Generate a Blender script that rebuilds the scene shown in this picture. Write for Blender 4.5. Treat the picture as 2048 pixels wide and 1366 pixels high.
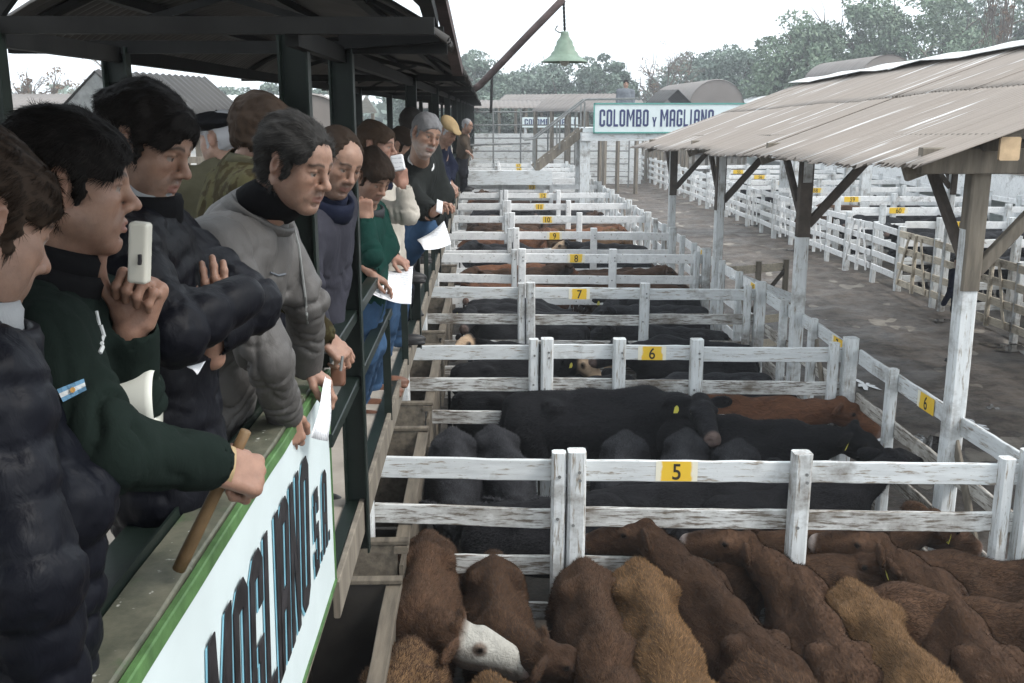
import bpy, math, random
import numpy as np
from mathutils import Vector, Matrix, Euler

# ------------------------------------------------------------------ scene, camera, light
for _o in list(bpy.data.objects):
    bpy.data.objects.remove(_o, do_unlink=True)
SC = bpy.context.scene
COL = SC.collection
R = math.radians
random.seed(7)
rng = np.random.default_rng(11)

CAM_Z = 4.2
YAW, PITCH = R(1.563), R(13.03)
cam_data = bpy.data.cameras.new("camera")
cam_data.sensor_width = 36.0
cam_data.lens = 35.16
cam_data.clip_start = 0.05
cam_data.clip_end = 3000
cam = bpy.data.objects.new("camera", cam_data)
cam.location = (0, 0, CAM_Z)
cam.rotation_euler = (R(90) - PITCH, 0, -YAW)
COL.objects.link(cam)
SC.camera = cam

world = bpy.data.worlds.new("World")
SC.world = world
world.use_nodes = True
wn = world.node_tree
wn.nodes.clear()
w_out = wn.nodes.new("ShaderNodeOutputWorld")
w_bg = wn.nodes.new("ShaderNodeBackground")
w_sky = wn.nodes.new("ShaderNodeTexSky")
w_sky.sky_type = 'NISHITA'
w_sky.sun_disc = False
w_sky.sun_elevation = R(48)
w_sky.sun_rotation = R(115)
w_sky.air_density = 1.0
w_sky.dust_density = 6.0
w_mix = wn.nodes.new("ShaderNodeMix")
w_mix.data_type = 'RGBA'
w_mix.inputs[0].default_value = 0.82          # closed cloud deck over the clear sky
w_mix.inputs[7].default_value = (12.0, 13.1, 14.0, 1)
wn.links.new(w_sky.outputs[0], w_mix.inputs[6])
wn.links.new(w_mix.outputs[2], w_bg.inputs[0])
w_bg.inputs[1].default_value = 0.10
wn.links.new(w_bg.outputs[0], w_out.inputs[0])

sun_d = bpy.data.lights.new("sun", 'SUN')
sun_d.energy = 1.5
sun_d.angle = R(14)
sun_d.color = (1.0, 0.97, 0.93)
sun = bpy.data.objects.new("sun", sun_d)
# light comes from the open yard side (right) and a little from behind the camera
_sd = Vector((math.sin(R(115)) * math.cos(R(48)), math.cos(R(115)) * math.cos(R(48)), math.sin(R(48))))
sun.rotation_euler = (-_sd).to_track_quat('-Z', 'Y').to_euler()
COL.objects.link(sun)

SC.view_settings.view_transform = 'Standard'
SC.view_settings.look = 'None'
SC.view_settings.exposure = 0.72
SC.view_settings.gamma = 1.0
SC.view_settings.use_curve_mapping = False
SC.render.film_transparent = False

# ------------------------------------------------------------------ helpers
def V3(x, y, z): return np.array((x, y, z), float)


def tag(o, label=None, cat=None, group=None, kind=None):
    if label: o['label'] = label
    if cat: o['category'] = cat
    if group: o['group'] = group
    if kind: o['kind'] = kind
    return o


def empty(name, loc=(0, 0, 0), label=None, cat=None, group=None, rz=0.0):
    o = bpy.data.objects.new(name, None)
    o.empty_display_size = 0.2
    o.location = loc
    o.rotation_euler = (0, 0, rz)
    COL.objects.link(o)
    return tag(o, label, cat, group)


def link(name, me, mat=None, parent=None, world=True):
    """One mesh object; a child built in world coordinates keeps them."""
    o = bpy.data.objects.new(name, me)
    COL.objects.link(o)
    if mat is not None and not len(me.materials):
        me.materials.append(mat)
    if parent is not None:
        o.parent = parent
        if world:
            o.matrix_parent_inverse = parent_mat(parent).inverted()
    return o


def parent_mat(p):
    m = p.matrix_basis.copy()
    q = p
    while q.parent is not None:
        m = q.parent.matrix_basis @ q.matrix_parent_inverse @ m
        q = q.parent
    return m


def mesh_np(name, V, F, smooth=False, col=None):
    """mesh from numpy verts and a list / array of faces (all quads or all tris, or mixed list)"""
    me = bpy.data.meshes.new(name)
    V = np.asarray(V, dtype=np.float32)
    if isinstance(F, np.ndarray):
        n, k = F.shape
        me.vertices.add(len(V)); me.vertices.foreach_set("co", V.ravel())
        me.loops.add(n * k); me.loops.foreach_set("vertex_index", F.astype(np.int32).ravel())
        me.polygons.add(n)
        me.polygons.foreach_set("loop_start", np.arange(0, n * k, k, dtype=np.int32))
        me.polygons.foreach_set("loop_total", np.full(n, k, dtype=np.int32))
        me.update(calc_edges=True)
    else:
        me.from_pydata([tuple(v) for v in V], [], [tuple(f) for f in F])
    if smooth:
        me.polygons.foreach_set("use_smooth", np.ones(len(me.polygons), dtype=bool))
    if col is not None:
        at = me.color_attributes.new("Col", 'FLOAT_COLOR', 'POINT')
        c = np.ones((len(V), 4), dtype=np.float32); c[:, :col.shape[1]] = col
        at.data.foreach_set("color", c.ravel())
    return me


class MB:
    """collects boxes, bars, tubes into one mesh"""
    def __init__(s):
        s.v, s.f = [], []

    def add(s, V, F):
        b = len(s.v)
        s.v += [tuple(map(float, v)) for v in V]
        s.f += [tuple(i + b for i in f) for f in F]
        return s

    def box(s, c, size, rz=0.0):
        x, y, z = size[0] / 2, size[1] / 2, size[2] / 2
        ca, sa = math.cos(rz), math.sin(rz)
        V = []
        for dx, dy, dz in ((-x,-y,-z),(x,-y,-z),(x,y,-z),(-x,y,-z),(-x,-y,z),(x,-y,z),(x,y,z),(-x,y,z)):
            V.append((c[0] + dx * ca - dy * sa, c[1] + dx * sa + dy * ca, c[2] + dz))
        return s.add(V, [(0,3,2,1),(4,5,6,7),(0,1,5,4),(1,2,6,5),(2,3,7,6),(3,0,4,7)])

    def bar(s, a, b, w, h, up=(0, 0, 1), bev=0.0, seg=1, warp=0.0, seed=0):
        """bar from a to b, w wide (sideways) and h tall (along up), edges bevelled, slightly warped"""
        a, b = Vector(a), Vector(b)
        d = (b - a); L = d.length; d.normalize()
        u = Vector(up); u = (u - d * u.dot(d))
        if u.length < 1e-4:
            u = Vector((1, 0, 0)); u = u - d * u.dot(d)
        u.normalize(); r = d.cross(u)
        hw, hh = w / 2, h / 2
        if bev > 0:
            e = min(bev, hw * .8, hh * .8)
            ring = [(-hw, -hh + e), (-hw + e, -hh), (hw - e, -hh), (hw, -hh + e), (hw, hh - e), (hw - e, hh), (-hw + e, hh), (-hw, hh - e)]
        else:
            ring = [(-hw, -hh), (hw, -hh), (hw, hh), (-hw, hh)]
        n = len(ring); rr = random.Random(seed)
        V = []
        for i in range(seg + 1):
            t = i / seg
            ox = rr.uniform(-warp, warp) if 0 < i < seg else 0
            oy = rr.uniform(-warp, warp) if 0 < i < seg else 0
            for (p, q) in ring:
                V.append(a + d * (L * t) + r * (p + ox) + u * (q + oy))
        F = [tuple(range(n - 1, -1, -1)), tuple(seg * n + k for k in range(n))]
        for i in range(seg):
            for k in range(n):
                F.append((i * n + k, i * n + (k + 1) % n, (i + 1) * n + (k + 1) % n, (i + 1) * n + k))
        return s.add(V, F)

    def tube(s, pts, rad, n=8, cap=True):
        pts = [Vector(p) for p in pts]
        rs = rad if hasattr(rad, '__len__') else [rad] * len(pts)
        V, F = [], []
        prev = None
        for i, p in enumerate(pts):
            d = (pts[min(i + 1, len(pts) - 1)] - pts[max(i - 1, 0)]).normalized()
            if prev is None:
                u = Vector((0, 0, 1)) if abs(d.z) < .9 else Vector((1, 0, 0))
            else:
                u = prev
            u = (u - d * u.dot(d)).normalized(); prev = u
            r = d.cross(u)
            for k in range(n):
                a = 2 * math.pi * k / n
                V.append(p + (u * math.cos(a) + r * math.sin(a)) * rs[i])
        for i in range(len(pts) - 1):
            for k in range(n):
                F.append((i * n + k, i * n + (k + 1) % n, (i + 1) * n + (k + 1) % n, (i + 1) * n + k))
        if cap:
            F.append(tuple(range(n - 1, -1, -1))); F.append(tuple((len(pts) - 1) * n + k for k in range(n)))
        return s.add(V, F)

    def lathe(s, prof, c=(0, 0, 0), n=24, rot=None):
        V, F = [], []
        for (r, z) in prof:
            for k in range(n):
                a = 2 * math.pi * k / n
                p = Vector((r * math.cos(a), r * math.sin(a), z))
                if rot is not None: p = rot @ p
                V.append((p.x + c[0], p.y + c[1], p.z + c[2]))
        for i in range(len(prof) - 1):
            for k in range(n):
                F.append((i * n + k, i * n + (k + 1) % n, (i + 1) * n + (k + 1) % n, (i + 1) * n + k))
        return s.add(V, F)

    def build(s, name, mat, parent=None, smooth=False):
        me = bpy.data.meshes.new(name)
        me.from_pydata(s.v, [], s.f)
        if smooth:
            me.polygons.foreach_set("use_smooth", np.ones(len(me.polygons), dtype=bool))
        return link(name, me, mat, parent)


# ------------------------------------------------------------------ materials
def new_mat(name):
    m = bpy.data.materials.new(name)
    m.use_nodes = True
    nt = m.node_tree
    b = nt.nodes["Principled BSDF"]
    return m, nt, b


def N(nt, typ, **kw):
    n = nt.nodes.new(typ)
    for k, v in kw.items():
        if k.startswith('i_'):
            key = k[2:]
            key = int(key) if key.isdigit() else key
            n.inputs[key].default_value = v
        else:
            setattr(n, k, v)
    return n


def ramp(nt, src, stops):
    r = nt.nodes.new("ShaderNodeValToRGB")
    e = r.color_ramp.elements
    while len(e) < len(stops): e.new(0.5)
    for i, (p, c) in enumerate(stops):
        e[i].position = p
        e[i].color = (c[0], c[1], c[2], 1) if hasattr(c, '__len__') else (c, c, c, 1)
    nt.links.new(src, r.inputs[0])
    return r


def mixc(nt, fac, a, b):
    m = nt.nodes.new("ShaderNodeMix"); m.data_type = 'RGBA'
    for sock, val in ((m.inputs[0], fac), (m.inputs[6], a), (m.inputs[7], b)):
        if hasattr(val, 'is_linked') or hasattr(val, 'links'):
            nt.links.new(val, sock)
        elif hasattr(val, '__len__'):
            sock.default_value = (val[0], val[1], val[2], 1)
        else:
            sock.default_value = val
    return m.outputs[2]


def noise(nt, scale=5.0, detail=4.0, rough=0.55, stretch=(1, 1, 1), coord='pos', off=(0, 0, 0), dist=0.0):
    if coord == 'pos':
        c = nt.nodes.new("ShaderNodeNewGeometry").outputs['Position']
    elif coord == 'obj':
        c = nt.nodes.new("ShaderNodeTexCoord").outputs['Object']
    else:
        c = nt.nodes.new("ShaderNodeTexCoord").outputs['Generated']
    mp = nt.nodes.new("ShaderNodeMapping")
    mp.inputs['Scale'].default_value = stretch
    mp.inputs['Location'].default_value = off
    nt.links.new(c, mp.inputs[0])
    n = nt.nodes.new("ShaderNodeTexNoise")
    n.inputs['Scale'].default_value = scale
    n.inputs['Detail'].default_value = detail
    n.inputs['Roughness'].default_value = rough
    n.inputs['Distortion'].default_value = dist
    nt.links.new(mp.outputs[0], n.inputs[0])
    return n.outputs['Fac']


def bump(nt, b, h, strength=0.3, dist=0.01):
    bp = nt.nodes.new("ShaderNodeBump")
    bp.inputs['Strength'].default_value = strength
    bp.inputs['Distance'].default_value = dist
    nt.links.new(h, bp.inputs['Height'])
    nt.links.new(bp.outputs[0], b.inputs['Normal'])


def simple(name, c, rough=0.7, var=0.25, scale=6.0, metal=0.0, bmp=0.15, bscale=60.0, bdist=0.004, stretch=(1, 1, 1), coord='pos', spec=0.3, c2=None):
    """plain surface with mottled colour and fine relief"""
    m, nt, b = new_mat(name)
    n = noise(nt, scale, 5, .6, stretch, coord)
    lo = tuple(x * (1 - var) for x in c)
    hi = tuple(min(1, x * (1 + var)) for x in (c2 or c))
    r = ramp(nt, n, [(.3, lo), (.7, hi)])
    nt.links.new(r.outputs[0], b.inputs['Base Color'])
    b.inputs['Roughness'].default_value = rough
    b.inputs['Metallic'].default_value = metal
    b.inputs['Specular IOR Level'].default_value = spec
    if bmp:
        bump(nt, b, noise(nt, bscale, 3, .6, stretch, coord), bmp, bdist)
    return m


def painted_wood(name, paint, wood, grain, wear=.5, dirt=.5, dirtcol=(.10, .075, .05)):
    """old whitewash over boards: grain, flaking to bare wood, dung stains of their own shape"""
    m, nt, b = new_mat(name)
    g = noise(nt, 9, 6, .65, grain)
    fl = noise(nt, 16, 6, .7, grain, off=(3, 1, 7))
    p = ramp(nt, g, [(.25, tuple(x * .78 for x in paint)), (.6, paint)])
    w = ramp(nt, noise(nt, 30, 5, .7, grain), [(.3, tuple(x * .6 for x in wood)), (.7, wood)])
    fm = ramp(nt, fl, [(.62 - .1 * wear, 0), (.67 - .06 * wear, 1)])
    c1 = mixc(nt, fm.outputs[0], p.outputs[0], w.outputs[0])
    dn = noise(nt, 1.7, 6, .68, (1, 1, 1.3), off=(5, 2, 0))
    dm = ramp(nt, dn, [(.60 - .12 * dirt, 0), (.76 - .08 * dirt, .85)])
    c2 = mixc(nt, dm.outputs[0], c1, dirtcol)
    sp = ramp(nt, noise(nt, 55, 3, .6), [(.68, 0), (.74, .6)])
    c3 = mixc(nt, sp.outputs[0], c2, tuple(x * 1.1 for x in dirtcol))
    nt.links.new(c3, b.inputs['Base Color'])
    b.inputs['Roughness'].default_value = .75
    b.inputs['Specular IOR Level'].default_value = .25
    bump(nt, b, fl, .35, .006)
    return m


WHITE = (.65, .67, .67)
BARE = (.34, .29, .23)
M = {}
M['rail_x'] = painted_wood('whitewashed_boards_across', WHITE, BARE, (.25, 3, 3), .6, .55)
M['rail_x_low'] = painted_wood('dirty_boards_across', (.62, .62, .60), (.20, .17, .14), (.25, 3, 3), 1.3, 1.25)
M['rail_y'] = painted_wood('whitewashed_boards_along', WHITE, BARE, (3, .25, 3), .6, .55)
M['rail_y_low'] = painted_wood('dirty_boards_along', (.60, .57, .52), (.20, .17, .14), (3, .25, 3), 1.2, 1.2)
M['post'] = painted_wood('whitewashed_post', (.65, .67, .67), BARE, (3, 3, .25), .7, .8)
M['rail_far'] = painted_wood('far_glare_whitewash', (.80, .80, .79), BARE, (1, 1, 1), .1, .12)  # far boards: less dirt, and the overexposed glow of distance put into the paint
M['gate_old'] = painted_wood('cream_gate_boards', (.60, .53, .42), BARE, (3, .25, 3), .6, .7)
M['trough'] = simple('weathered_trough_wood', (.125, .105, .08), .85, .45, 5, bmp=.4, bscale=30, stretch=(3, .3, 3))
M['trough_in'] = simple('dark_inner_boards', (.022, .019, .016), .7, .4, 4)  # inner trough boards, far darker than the outer wood
M['old_wood'] = simple('grey_old_timber', (.165, .142, .112), .85, .4, 6, bmp=.4, bscale=25, stretch=(2, 2, .3))
M['dark_wood'] = simple('dark_brace_timber', (.075, .06, .048), .85, .4, 6, bmp=.4, bscale=25)
M['green_metal'] = simple('dark_green_enamel', (.0065, .0125, .0095), .45, .3, 8, bmp=.12, bscale=40, spec=.3)
M['black_metal'] = simple('black_steel', (.010, .010, .0095), .7, .4, 5, spec=.15)  # near-black steel with slight mottling
M['rust'] = simple('rusty_pipe', (.066, .047, .045), .75, .4, 9, bmp=.3)
M['concrete'] = simple('walkway_concrete', (.30, .265, .225), .9, .3, 2.5, bmp=.3, bscale=25)
M['grey_metal'] = simple('grey_steel', (.17, .175, .17), .55, .3, 6)
M['green_lamp'] = simple('pale_green_enamel', (.175, .235, .18), .55, .25, 7, bmp=.05)
M['bulb'] = simple('bulb_glass', (.5, .5, .45), .15, .1, 5, bmp=0)
M['sign_white'] = simple('sign_paint_white', (.60, .67, .67), .5, .06, 3, bmp=.06)
M['black_paint'] = simple('black_lettering', (.022, .02, .022), .55, .6, 12, bmp=.1)
M['blue_paint'] = simple('pale_blue_lettering_shade', (.21, .44, .54), .6, .15, 12, bmp=.05)
M['navy_paint'] = simple('navy_lettering', (.03, .04, .12), .6, .2, 8, bmp=0)
m, nt, b = new_mat('printed_white_paper')
_tc = nt.nodes.new("ShaderNodeTexCoord"); _wv = nt.nodes.new("ShaderNodeTexWave")
_wv.bands_direction = 'Y'; _wv.inputs['Scale'].default_value = 5.5; _wv.inputs['Distortion'].default_value = .0
nt.links.new(_tc.outputs['Generated'], _wv.inputs[0])
_r = ramp(nt, _wv.outputs['Fac'], [(.80, 0), (.90, 1)])
_g = ramp(nt, noise(nt, 14, 2, .5, (1, .2, 1), coord='gen'), [(.46, 0), (.52, .55)])
_m = nt.nodes.new("ShaderNodeMath"); _m.operation = 'MULTIPLY'; nt.links.new(_r.outputs[0], _m.inputs[0]); nt.links.new(_g.outputs[0], _m.inputs[1])
nt.links.new(mixc(nt, _m.outputs[0], (.80, .81, .83), (.30, .31, .36)), b.inputs['Base Color']); b.inputs['Roughness'].default_value = .7
bump(nt, b, noise(nt, 18, 3), .12, .004)
M['paper'] = m
M['tag_yellow'] = simple('yellow_ear_tag', (.75, .68, .12), .5, .1, 8, bmp=0)
M['tag_black'] = simple('stencil_black', (.03, .025, .02), .7, .3, 10, bmp=0)
M['cream'] = simple('cream_plastic', (.62, .60, .52), .45, .06, 5, bmp=.03)
M['cream_light'] = simple('cream_enamel', (.72, .73, .66), .45, .06, 5, bmp=.03)
M['stick'] = simple('brown_stick', (.19, .12, .06), .6, .3, 10, bmp=.2, bscale=50)
M['gold'] = simple('gold_ring', (.7, .5, .2), .3, .05, 5, metal=1.0, bmp=0)
M['elastic'] = simple('tan_elastic_band', (.42, .31, .17), .7, .15, 30)

# worn green cap of the sign wall: green paint scraped to grey-brown
m, nt, b = new_mat('scraped_green_paint')
f = ramp(nt, noise(nt, 5, 7, .7, (1, .45, 1)), [(.40, 0), (.56, 1)])
gcol = ramp(nt, noise(nt, 12, 4), [(.3, (.09, .21, .055)), (.7, (.14, .30, .09))])
wcol = ramp(nt, noise(nt, 14, 5, .7), [(.3, (.10, .10, .075)), (.7, (.25, .23, .18))])
c = mixc(nt, f.outputs[0], wcol.outputs[0], gcol.outputs[0])
fl = ramp(nt, noise(nt, 30, 3), [(.70, 0), (.73, 1)])
c = mixc(nt, fl.outputs[0], c, (.6, .6, .55))
nt.links.new(c, b.inputs['Base Color']); b.inputs['Roughness'].default_value = .65
bump(nt, b, noise(nt, 20, 5), .3, .005)
M['green_worn'] = m
M['green_edge'] = simple('green_edge_paint', (.07, .145, .05), .6, .4, 10, bmp=.2)
m, nt, b = new_mat('ledge_top_worn')
f = ramp(nt, noise(nt, 6, 7, .7, (1, .5, 1)), [(.52, 0), (.66, 1)])
wcol = ramp(nt, noise(nt, 14, 5, .7), [(.3, (.055, .06, .042)), (.7, (.15, .145, .105))])
c = mixc(nt, f.outputs[0], wcol.outputs[0], (.06, .115, .045))
fl = ramp(nt, noise(nt, 30, 3), [(.66, 0), (.72, 1)])
c = mixc(nt, fl.outputs[0], c, (.55, .55, .5))
nt.links.new(c, b.inputs['Base Color']); b.inputs['Roughness'].default_value = .6
bump(nt, b, noise(nt, 20, 5), .3, .005)
M['ledge'] = m

# corrugated sheets: rust-brown weathered zinc
def sheet_mat(name, c1, c2, streak=(.75, .74, .72), amt=.70, stretch=(.15, 2, .15)):
    m, nt, b = new_mat(name)
    r = ramp(nt, noise(nt, 3, 6, .6, stretch), [(.3, c1), (.7, c2)])
    s = ramp(nt, noise(nt, 5, 5, .6, stretch, off=(2, 9, 4)), [(amt, 0), (amt + .06, .8)])
    c = mixc(nt, s.outputs[0], r.outputs[0], streak)
    nt.links.new(c, b.inputs['Base Color'])
    b.inputs['Roughness'].default_value = .7
    b.inputs['Metallic'].default_value = .0
    bump(nt, b, noise(nt, 25, 4), .2, .004)
    return m
M['sheet'] = sheet_mat('weathered_roof_sheet', (.33, .245, .20), (.43, .335, .285))
M['sheet_light'] = sheet_mat('silver_roof_sheet', (.55, .55, .54), (.72, .72, .70))
M['sheet_dark'] = sheet_mat('dark_roof_sheet', (.020, .018, .016), (.050, .045, .040), (.08, .07, .06), .74)  # near-black brown sheet, same tone on both faces
M['sheet_far'] = sheet_mat('far_roof_sheet', (.15, .13, .118), (.22, .195, .175), amt=.70)
# ------------------------------------------------------------------ lettering
def _rect(x0, y0, x1, y1): return [(x0, y0), (x1, y0), (x1, y1), (x0, y1)]
def _ring(x0, y0, x1, y1, t, ty, cut, parts='lrtb'):
    """condensed ring strokes with cut corners"""
    c, cy = cut
    out = []
    if 'l' in parts: out.append([(x0, y0 + cy), (x0 + t, y0 + ty), (x0 + t, y1 - ty), (x0, y1 - cy)])
    if 'r' in parts: out.append([(x1 - t, y0 + ty), (x1, y0 + cy), (x1, y1 - cy), (x1 - t, y1 - ty)])
    if 't' in parts: out.append([(x0, y1 - cy), (x0 + t, y1 - ty), (x1 - t, y1 - ty), (x1, y1 - cy), (x1 - c, y1), (x0 + c, y1)])
    if 'b' in parts: out.append([(x0, y0 + cy), (x0 + c, y0), (x1 - c, y0), (x1, y0 + cy), (x1 - t, y0 + ty), (x0 + t, y0 + ty)])
    return out
def glyph(ch, t=.34, ty=.14):
    cut = (.3, .09)
    if ch == 'O': return _ring(0, 0, 1, 1, t, ty, cut)
    if ch == 'C': return _ring(0, 0, 1, 1, t, ty, cut, 'ltb') + [[(1 - t, .62), (1, .62), (1, .91), (1 - t, 1 - ty)], [(1 - t, ty), (1, .09), (1, .38), (1 - t, .38)]]
    if ch == 'G': return _ring(0, 0, 1, 1, t, ty, cut, 'ltb') + [[(1 - t, .68), (1, .68), (1, .91), (1 - t, 1 - ty)], [(1 - t, ty), (1, .09), (1, .5), (1 - t, .5)], _rect(.55, .4, 1 - t, .5)]
    if ch == 'A': return _ring(0, .0, 1, 1, t, ty, cut, 't') + [[(0, 0), (t, 0), (t, 1 - ty), (0, .91)], [(1 - t, 0), (1, 0), (1, .91), (1 - t, 1 - ty)], _rect(t, .34, 1 - t, .47)]
    if ch == 'L': return [_rect(0, 0, t, 1), _rect(t, 0, 1, ty)]
    if ch == 'I': return [_rect(.2, 0, .2 + t * 1.5, 1)]
    if ch == 'M': return [_rect(0, 0, .26, 1), _rect(.74, 0, 1, 1), [(.26, .72), (.5, .30), (.5, .55), (.26, 1)], [(.5, .30), (.74, .72), (.74, 1), (.5, .55)]]
    if ch == 'N': return [_rect(0, 0, .3, 1), _rect(.7, 0, 1, 1), [(.3, .62), (.7, 0), (.7, .38), (.3, 1)]]
    if ch == 'B': return [_rect(0, 0, t, 1), _rect(t, 1 - ty, .9, 1), _rect(t, .45, .9, .562), _rect(t, 0, .9, ty), _rect(1 - t, .562, .97, 1 - ty), _rect(1 - t, ty, 1, .45)]
    if ch == 'S': return [_rect(.1, .86, .9, 1), _rect(0, .57, t, .86), _rect(.05, .43, .95, .57), _rect(1 - t, .14, 1, .43), _rect(.1, 0, .9, .14), _rect(1 - t, .7, 1, .86), _rect(0, .14, t, .3)]
    if ch == 'Y': return [_rect(.33, 0, .67, .4), [(0, 1), (.33, .4), (.5, .4), (.5, .62), (.32, 1)], [(.68, 1), (.5, .62), (.5, .4), (.67, .4), (1, 1)]]
    if ch == '.': return [_rect(.2, 0, .8, .12)]
    return []


def letter(ch, origin, ux, uy, w, h, depth, nrm, mat, parent, name='letter', shear=0.0):
    """one raised painted letter: a thin slab standing on the board"""
    o, ux, uy, nrm = Vector(origin), Vector(ux), Vector(uy), Vector(nrm)
    mb = MB()
    for poly in glyph(ch):
        a = [o + ux * ((x + shear * (.5 - y)) * w) + uy * (y * h) + nrm * .0015 for x, y in poly]
        n = len(a)
        V = a + [p + nrm * depth for p in a]
        F = [tuple(range(n - 1, -1, -1)), tuple(range(n, 2 * n))] + [(i, (i + 1) % n, n + (i + 1) % n, n + i) for i in range(n)]
        mb.add(V, F)
    return mb.build(name, mat, parent)


def number(txt, origin, ux, uy, h, mat, parent, nrm, squeeze=.8):
    cu = bpy.data.curves.new('number', 'FONT')
    cu.body = txt; cu.size = 1; cu.align_x = 'CENTER'; cu.offset = 0.012
    cu.extrude = 0.0
    t = bpy.data.objects.new('number', cu)
    COL.objects.link(t)
    dg = bpy.context.evaluated_depsgraph_get()
    me = bpy.data.meshes.new_from_object(t.evaluated_get(dg))
    bpy.data.objects.remove(t, do_unlink=True)
    o, ux, uy, nr = Vector(origin), Vector(ux), Vector(uy), Vector(nrm)
    for v in me.vertices:
        v.co = o + ux * (v.co.x * h * 1.38 * squeeze) + uy * ((v.co.y - .36) * h * 1.38) + nr * .004
    me.materials.clear(); me.materials.append(mat)
    return link('number', me, mat, parent)


# ------------------------------------------------------------------ ground
def grid_sheet(name, x0, x1, y0, y1, z, nx, ny, mat, amp=0.0, kind='structure', seed=1):
    xs, ys = np.linspace(x0, x1, nx), np.linspace(y0, y1, ny)
    X, Yg = np.meshgrid(xs, ys)
    Z = np.full(X.shape, z)
    if amp:
        r = np.random.default_rng(seed)
        for k in range(26):
            fx, fy = r.normal(0, 1.0) * 2.2 * (1 + k / 6), r.normal(0, 1.0) * 2.2 * (1 + k / 6)
            Z += amp / (1 + k / 5) * np.sin(fx * X + fy * Yg + r.uniform(0, 6))
    V = np.stack([X, Yg, Z], -1).reshape(-1, 3)
    i = np.arange((ny - 1) * nx).reshape(ny - 1, nx)[:, :-1].ravel()
    F = np.stack([i, i + 1, i + nx + 1, i + nx], 1)
    o = link(name, mesh_np(name, V, F, smooth=True), mat)
    return tag(o, kind=kind)


def mud_mat(name, c1, c2, c3, bumpd=.03, wet=.5):
    m, nt, b = new_mat(name)
    a = ramp(nt, noise(nt, .55, 6, .6), [(.35, c1), (.65, c2)])
    f = ramp(nt, noise(nt, 3.2, 8, .72), [(.44, 0), (.62, 1)])
    c = mixc(nt, f.outputs[0], a.outputs[0], c3)
    nt.links.new(c, b.inputs['Base Color'])
    rr = ramp(nt, noise(nt, 1.1, 5, .6, off=(4, 4, 0)), [(.36, .8), (.60, wet)])
    nt.links.new(rr.outputs[0], b.inputs['Roughness'])
    b.inputs['Specular IOR Level'].default_value = .35
    bump(nt, b, noise(nt, 7, 8, .72), .9, bumpd)
    return m
M['mud_alley'] = mud_mat('trampled_alley_mud', (.080, .063, .049), (.135, .109, .088), (.045, .035, .027), .06, .46)
M['mud_pen'] = mud_mat('dark_pen_mud', (.05, .042, .034), (.10, .085, .068), (.035, .03, .024), .04, .5)
M['ground_far'] = mud_mat('yard_ground', (.20, .18, .15), (.30, .27, .23), (.14, .12, .10), .03, .8)
grid_sheet('ground', -420, 420, -60, 700, -.03, 12, 12, M['ground_far'])
grid_sheet('pen_floor', -2.4, 3.88, -6, 78, 0.0, 20, 90, M['mud_pen'], .006)
grid_sheet('alley_ground', 3.885, 9.9, -6, 82, 0.0, 60, 500, M['mud_alley'], .012, seed=3)
grid_sheet('far_pen_floor', 9.905, 17, 6, 82, 0.0, 12, 60, M['mud_pen'], .006)

m, nt, b = new_mat('puddle_water')
b.inputs['Base Color'].default_value = (.05, .045, .04, 1); b.inputs['Roughness'].default_value = .06
b.inputs['Specular IOR Level'].default_value = .6
bump(nt, b, noise(nt, 9, 3), .08, .01)
M['water'] = m
def puddle(x, y, rx, ry, seed):
    r = random.Random(seed); n = 48
    V = [(x, y, .022)]
    for k in range(n):
        a = 2 * math.pi * k / n
        q = .8 + .35 * math.sin(3 * a + seed) + .28 * math.sin(5 * a + 2 * seed) + .15 * math.sin(9 * a + seed) + r.uniform(-.22, .12); q = max(q, .08)
        V.append((x + rx * q * math.cos(a), y + ry * q * math.sin(a), .022))
    o = link('puddle', mesh_np('puddle', V, [(0, 1 + k, 1 + (k + 1) % n) for k in range(n)]), M['water'])
    tag(o, kind='structure')
for i, (x, y, rx, ry) in enumerate([(5.73, 12.11, .34, .8), (5.11, 12.41, .28, .5), (6.44, 13.03, .2, .35), (7.35, 13.38, .32, .22), (7.31, 13.65, .16, .2), (9.51, 17.14, .5, .9), (5.04, 13.11, .2, .3), (9.35, 17.53, .5, .3), (9.29, 19.77, .4, .25), (5.92, 14.90, .25, .5), (6.66, 12.84, .25, .35), (5.55, 12.65, .15, .4), (9.66, 30.25, .7, .5), (9.90, 37.10, .8, .6)]):
    puddle(x, y, rx * .6, ry * .6, i)

# ------------------------------------------------------------------ covered walkway on the left
FZ = 2.45                                  # walkway floor level
XF, XB = -.585, -1.5                       # post lines, front and back
XEF, XEB = -.13, -1.95                     # roof eaves
TIE = 4.45
FRAMES = [3.2, 4.3] + [8.3 + 4.05 * k for k in range(13)]
YEND = 57.5
walk = empty('covered_walkway', (XF, 0, 0), 'long raised walkway under a dark arched sheet roof along the left of the pens', 'walkway')
mb = MB(); mb.box(((-1.95 + -.64) / 2, (YEND - 2) / 2, FZ - .06), (1.31, YEND + 2, .12)); mb.build('floor', M['concrete'], walk)
mb = MB(); mb.bar((-.61, -2, FZ + .004), (-.61, YEND, FZ + .004), .06, .03, bev=.004); mb.build('kerb_angle', M['green_metal'], walk)
mb = MB(); mb.bar((-.567, 3.47, FZ - .05), (-.567, YEND, FZ - .05), .025, .15, bev=.004, seg=40, warp=.004); mb.build('edge_board', M['old_wood'], walk)
for k in range(18):
    y = 1.0 + k * 3.45
    mb = MB(); mb.box((-1.25, y, 1.15), (.15, .15, 2.3)); mb.build('support_post', M['post'], walk)
    mb = MB(); mb.box((-1.75, y, 1.15), (.15, .15, 2.3)); mb.build('support_post', M['old_wood'], walk)
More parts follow.
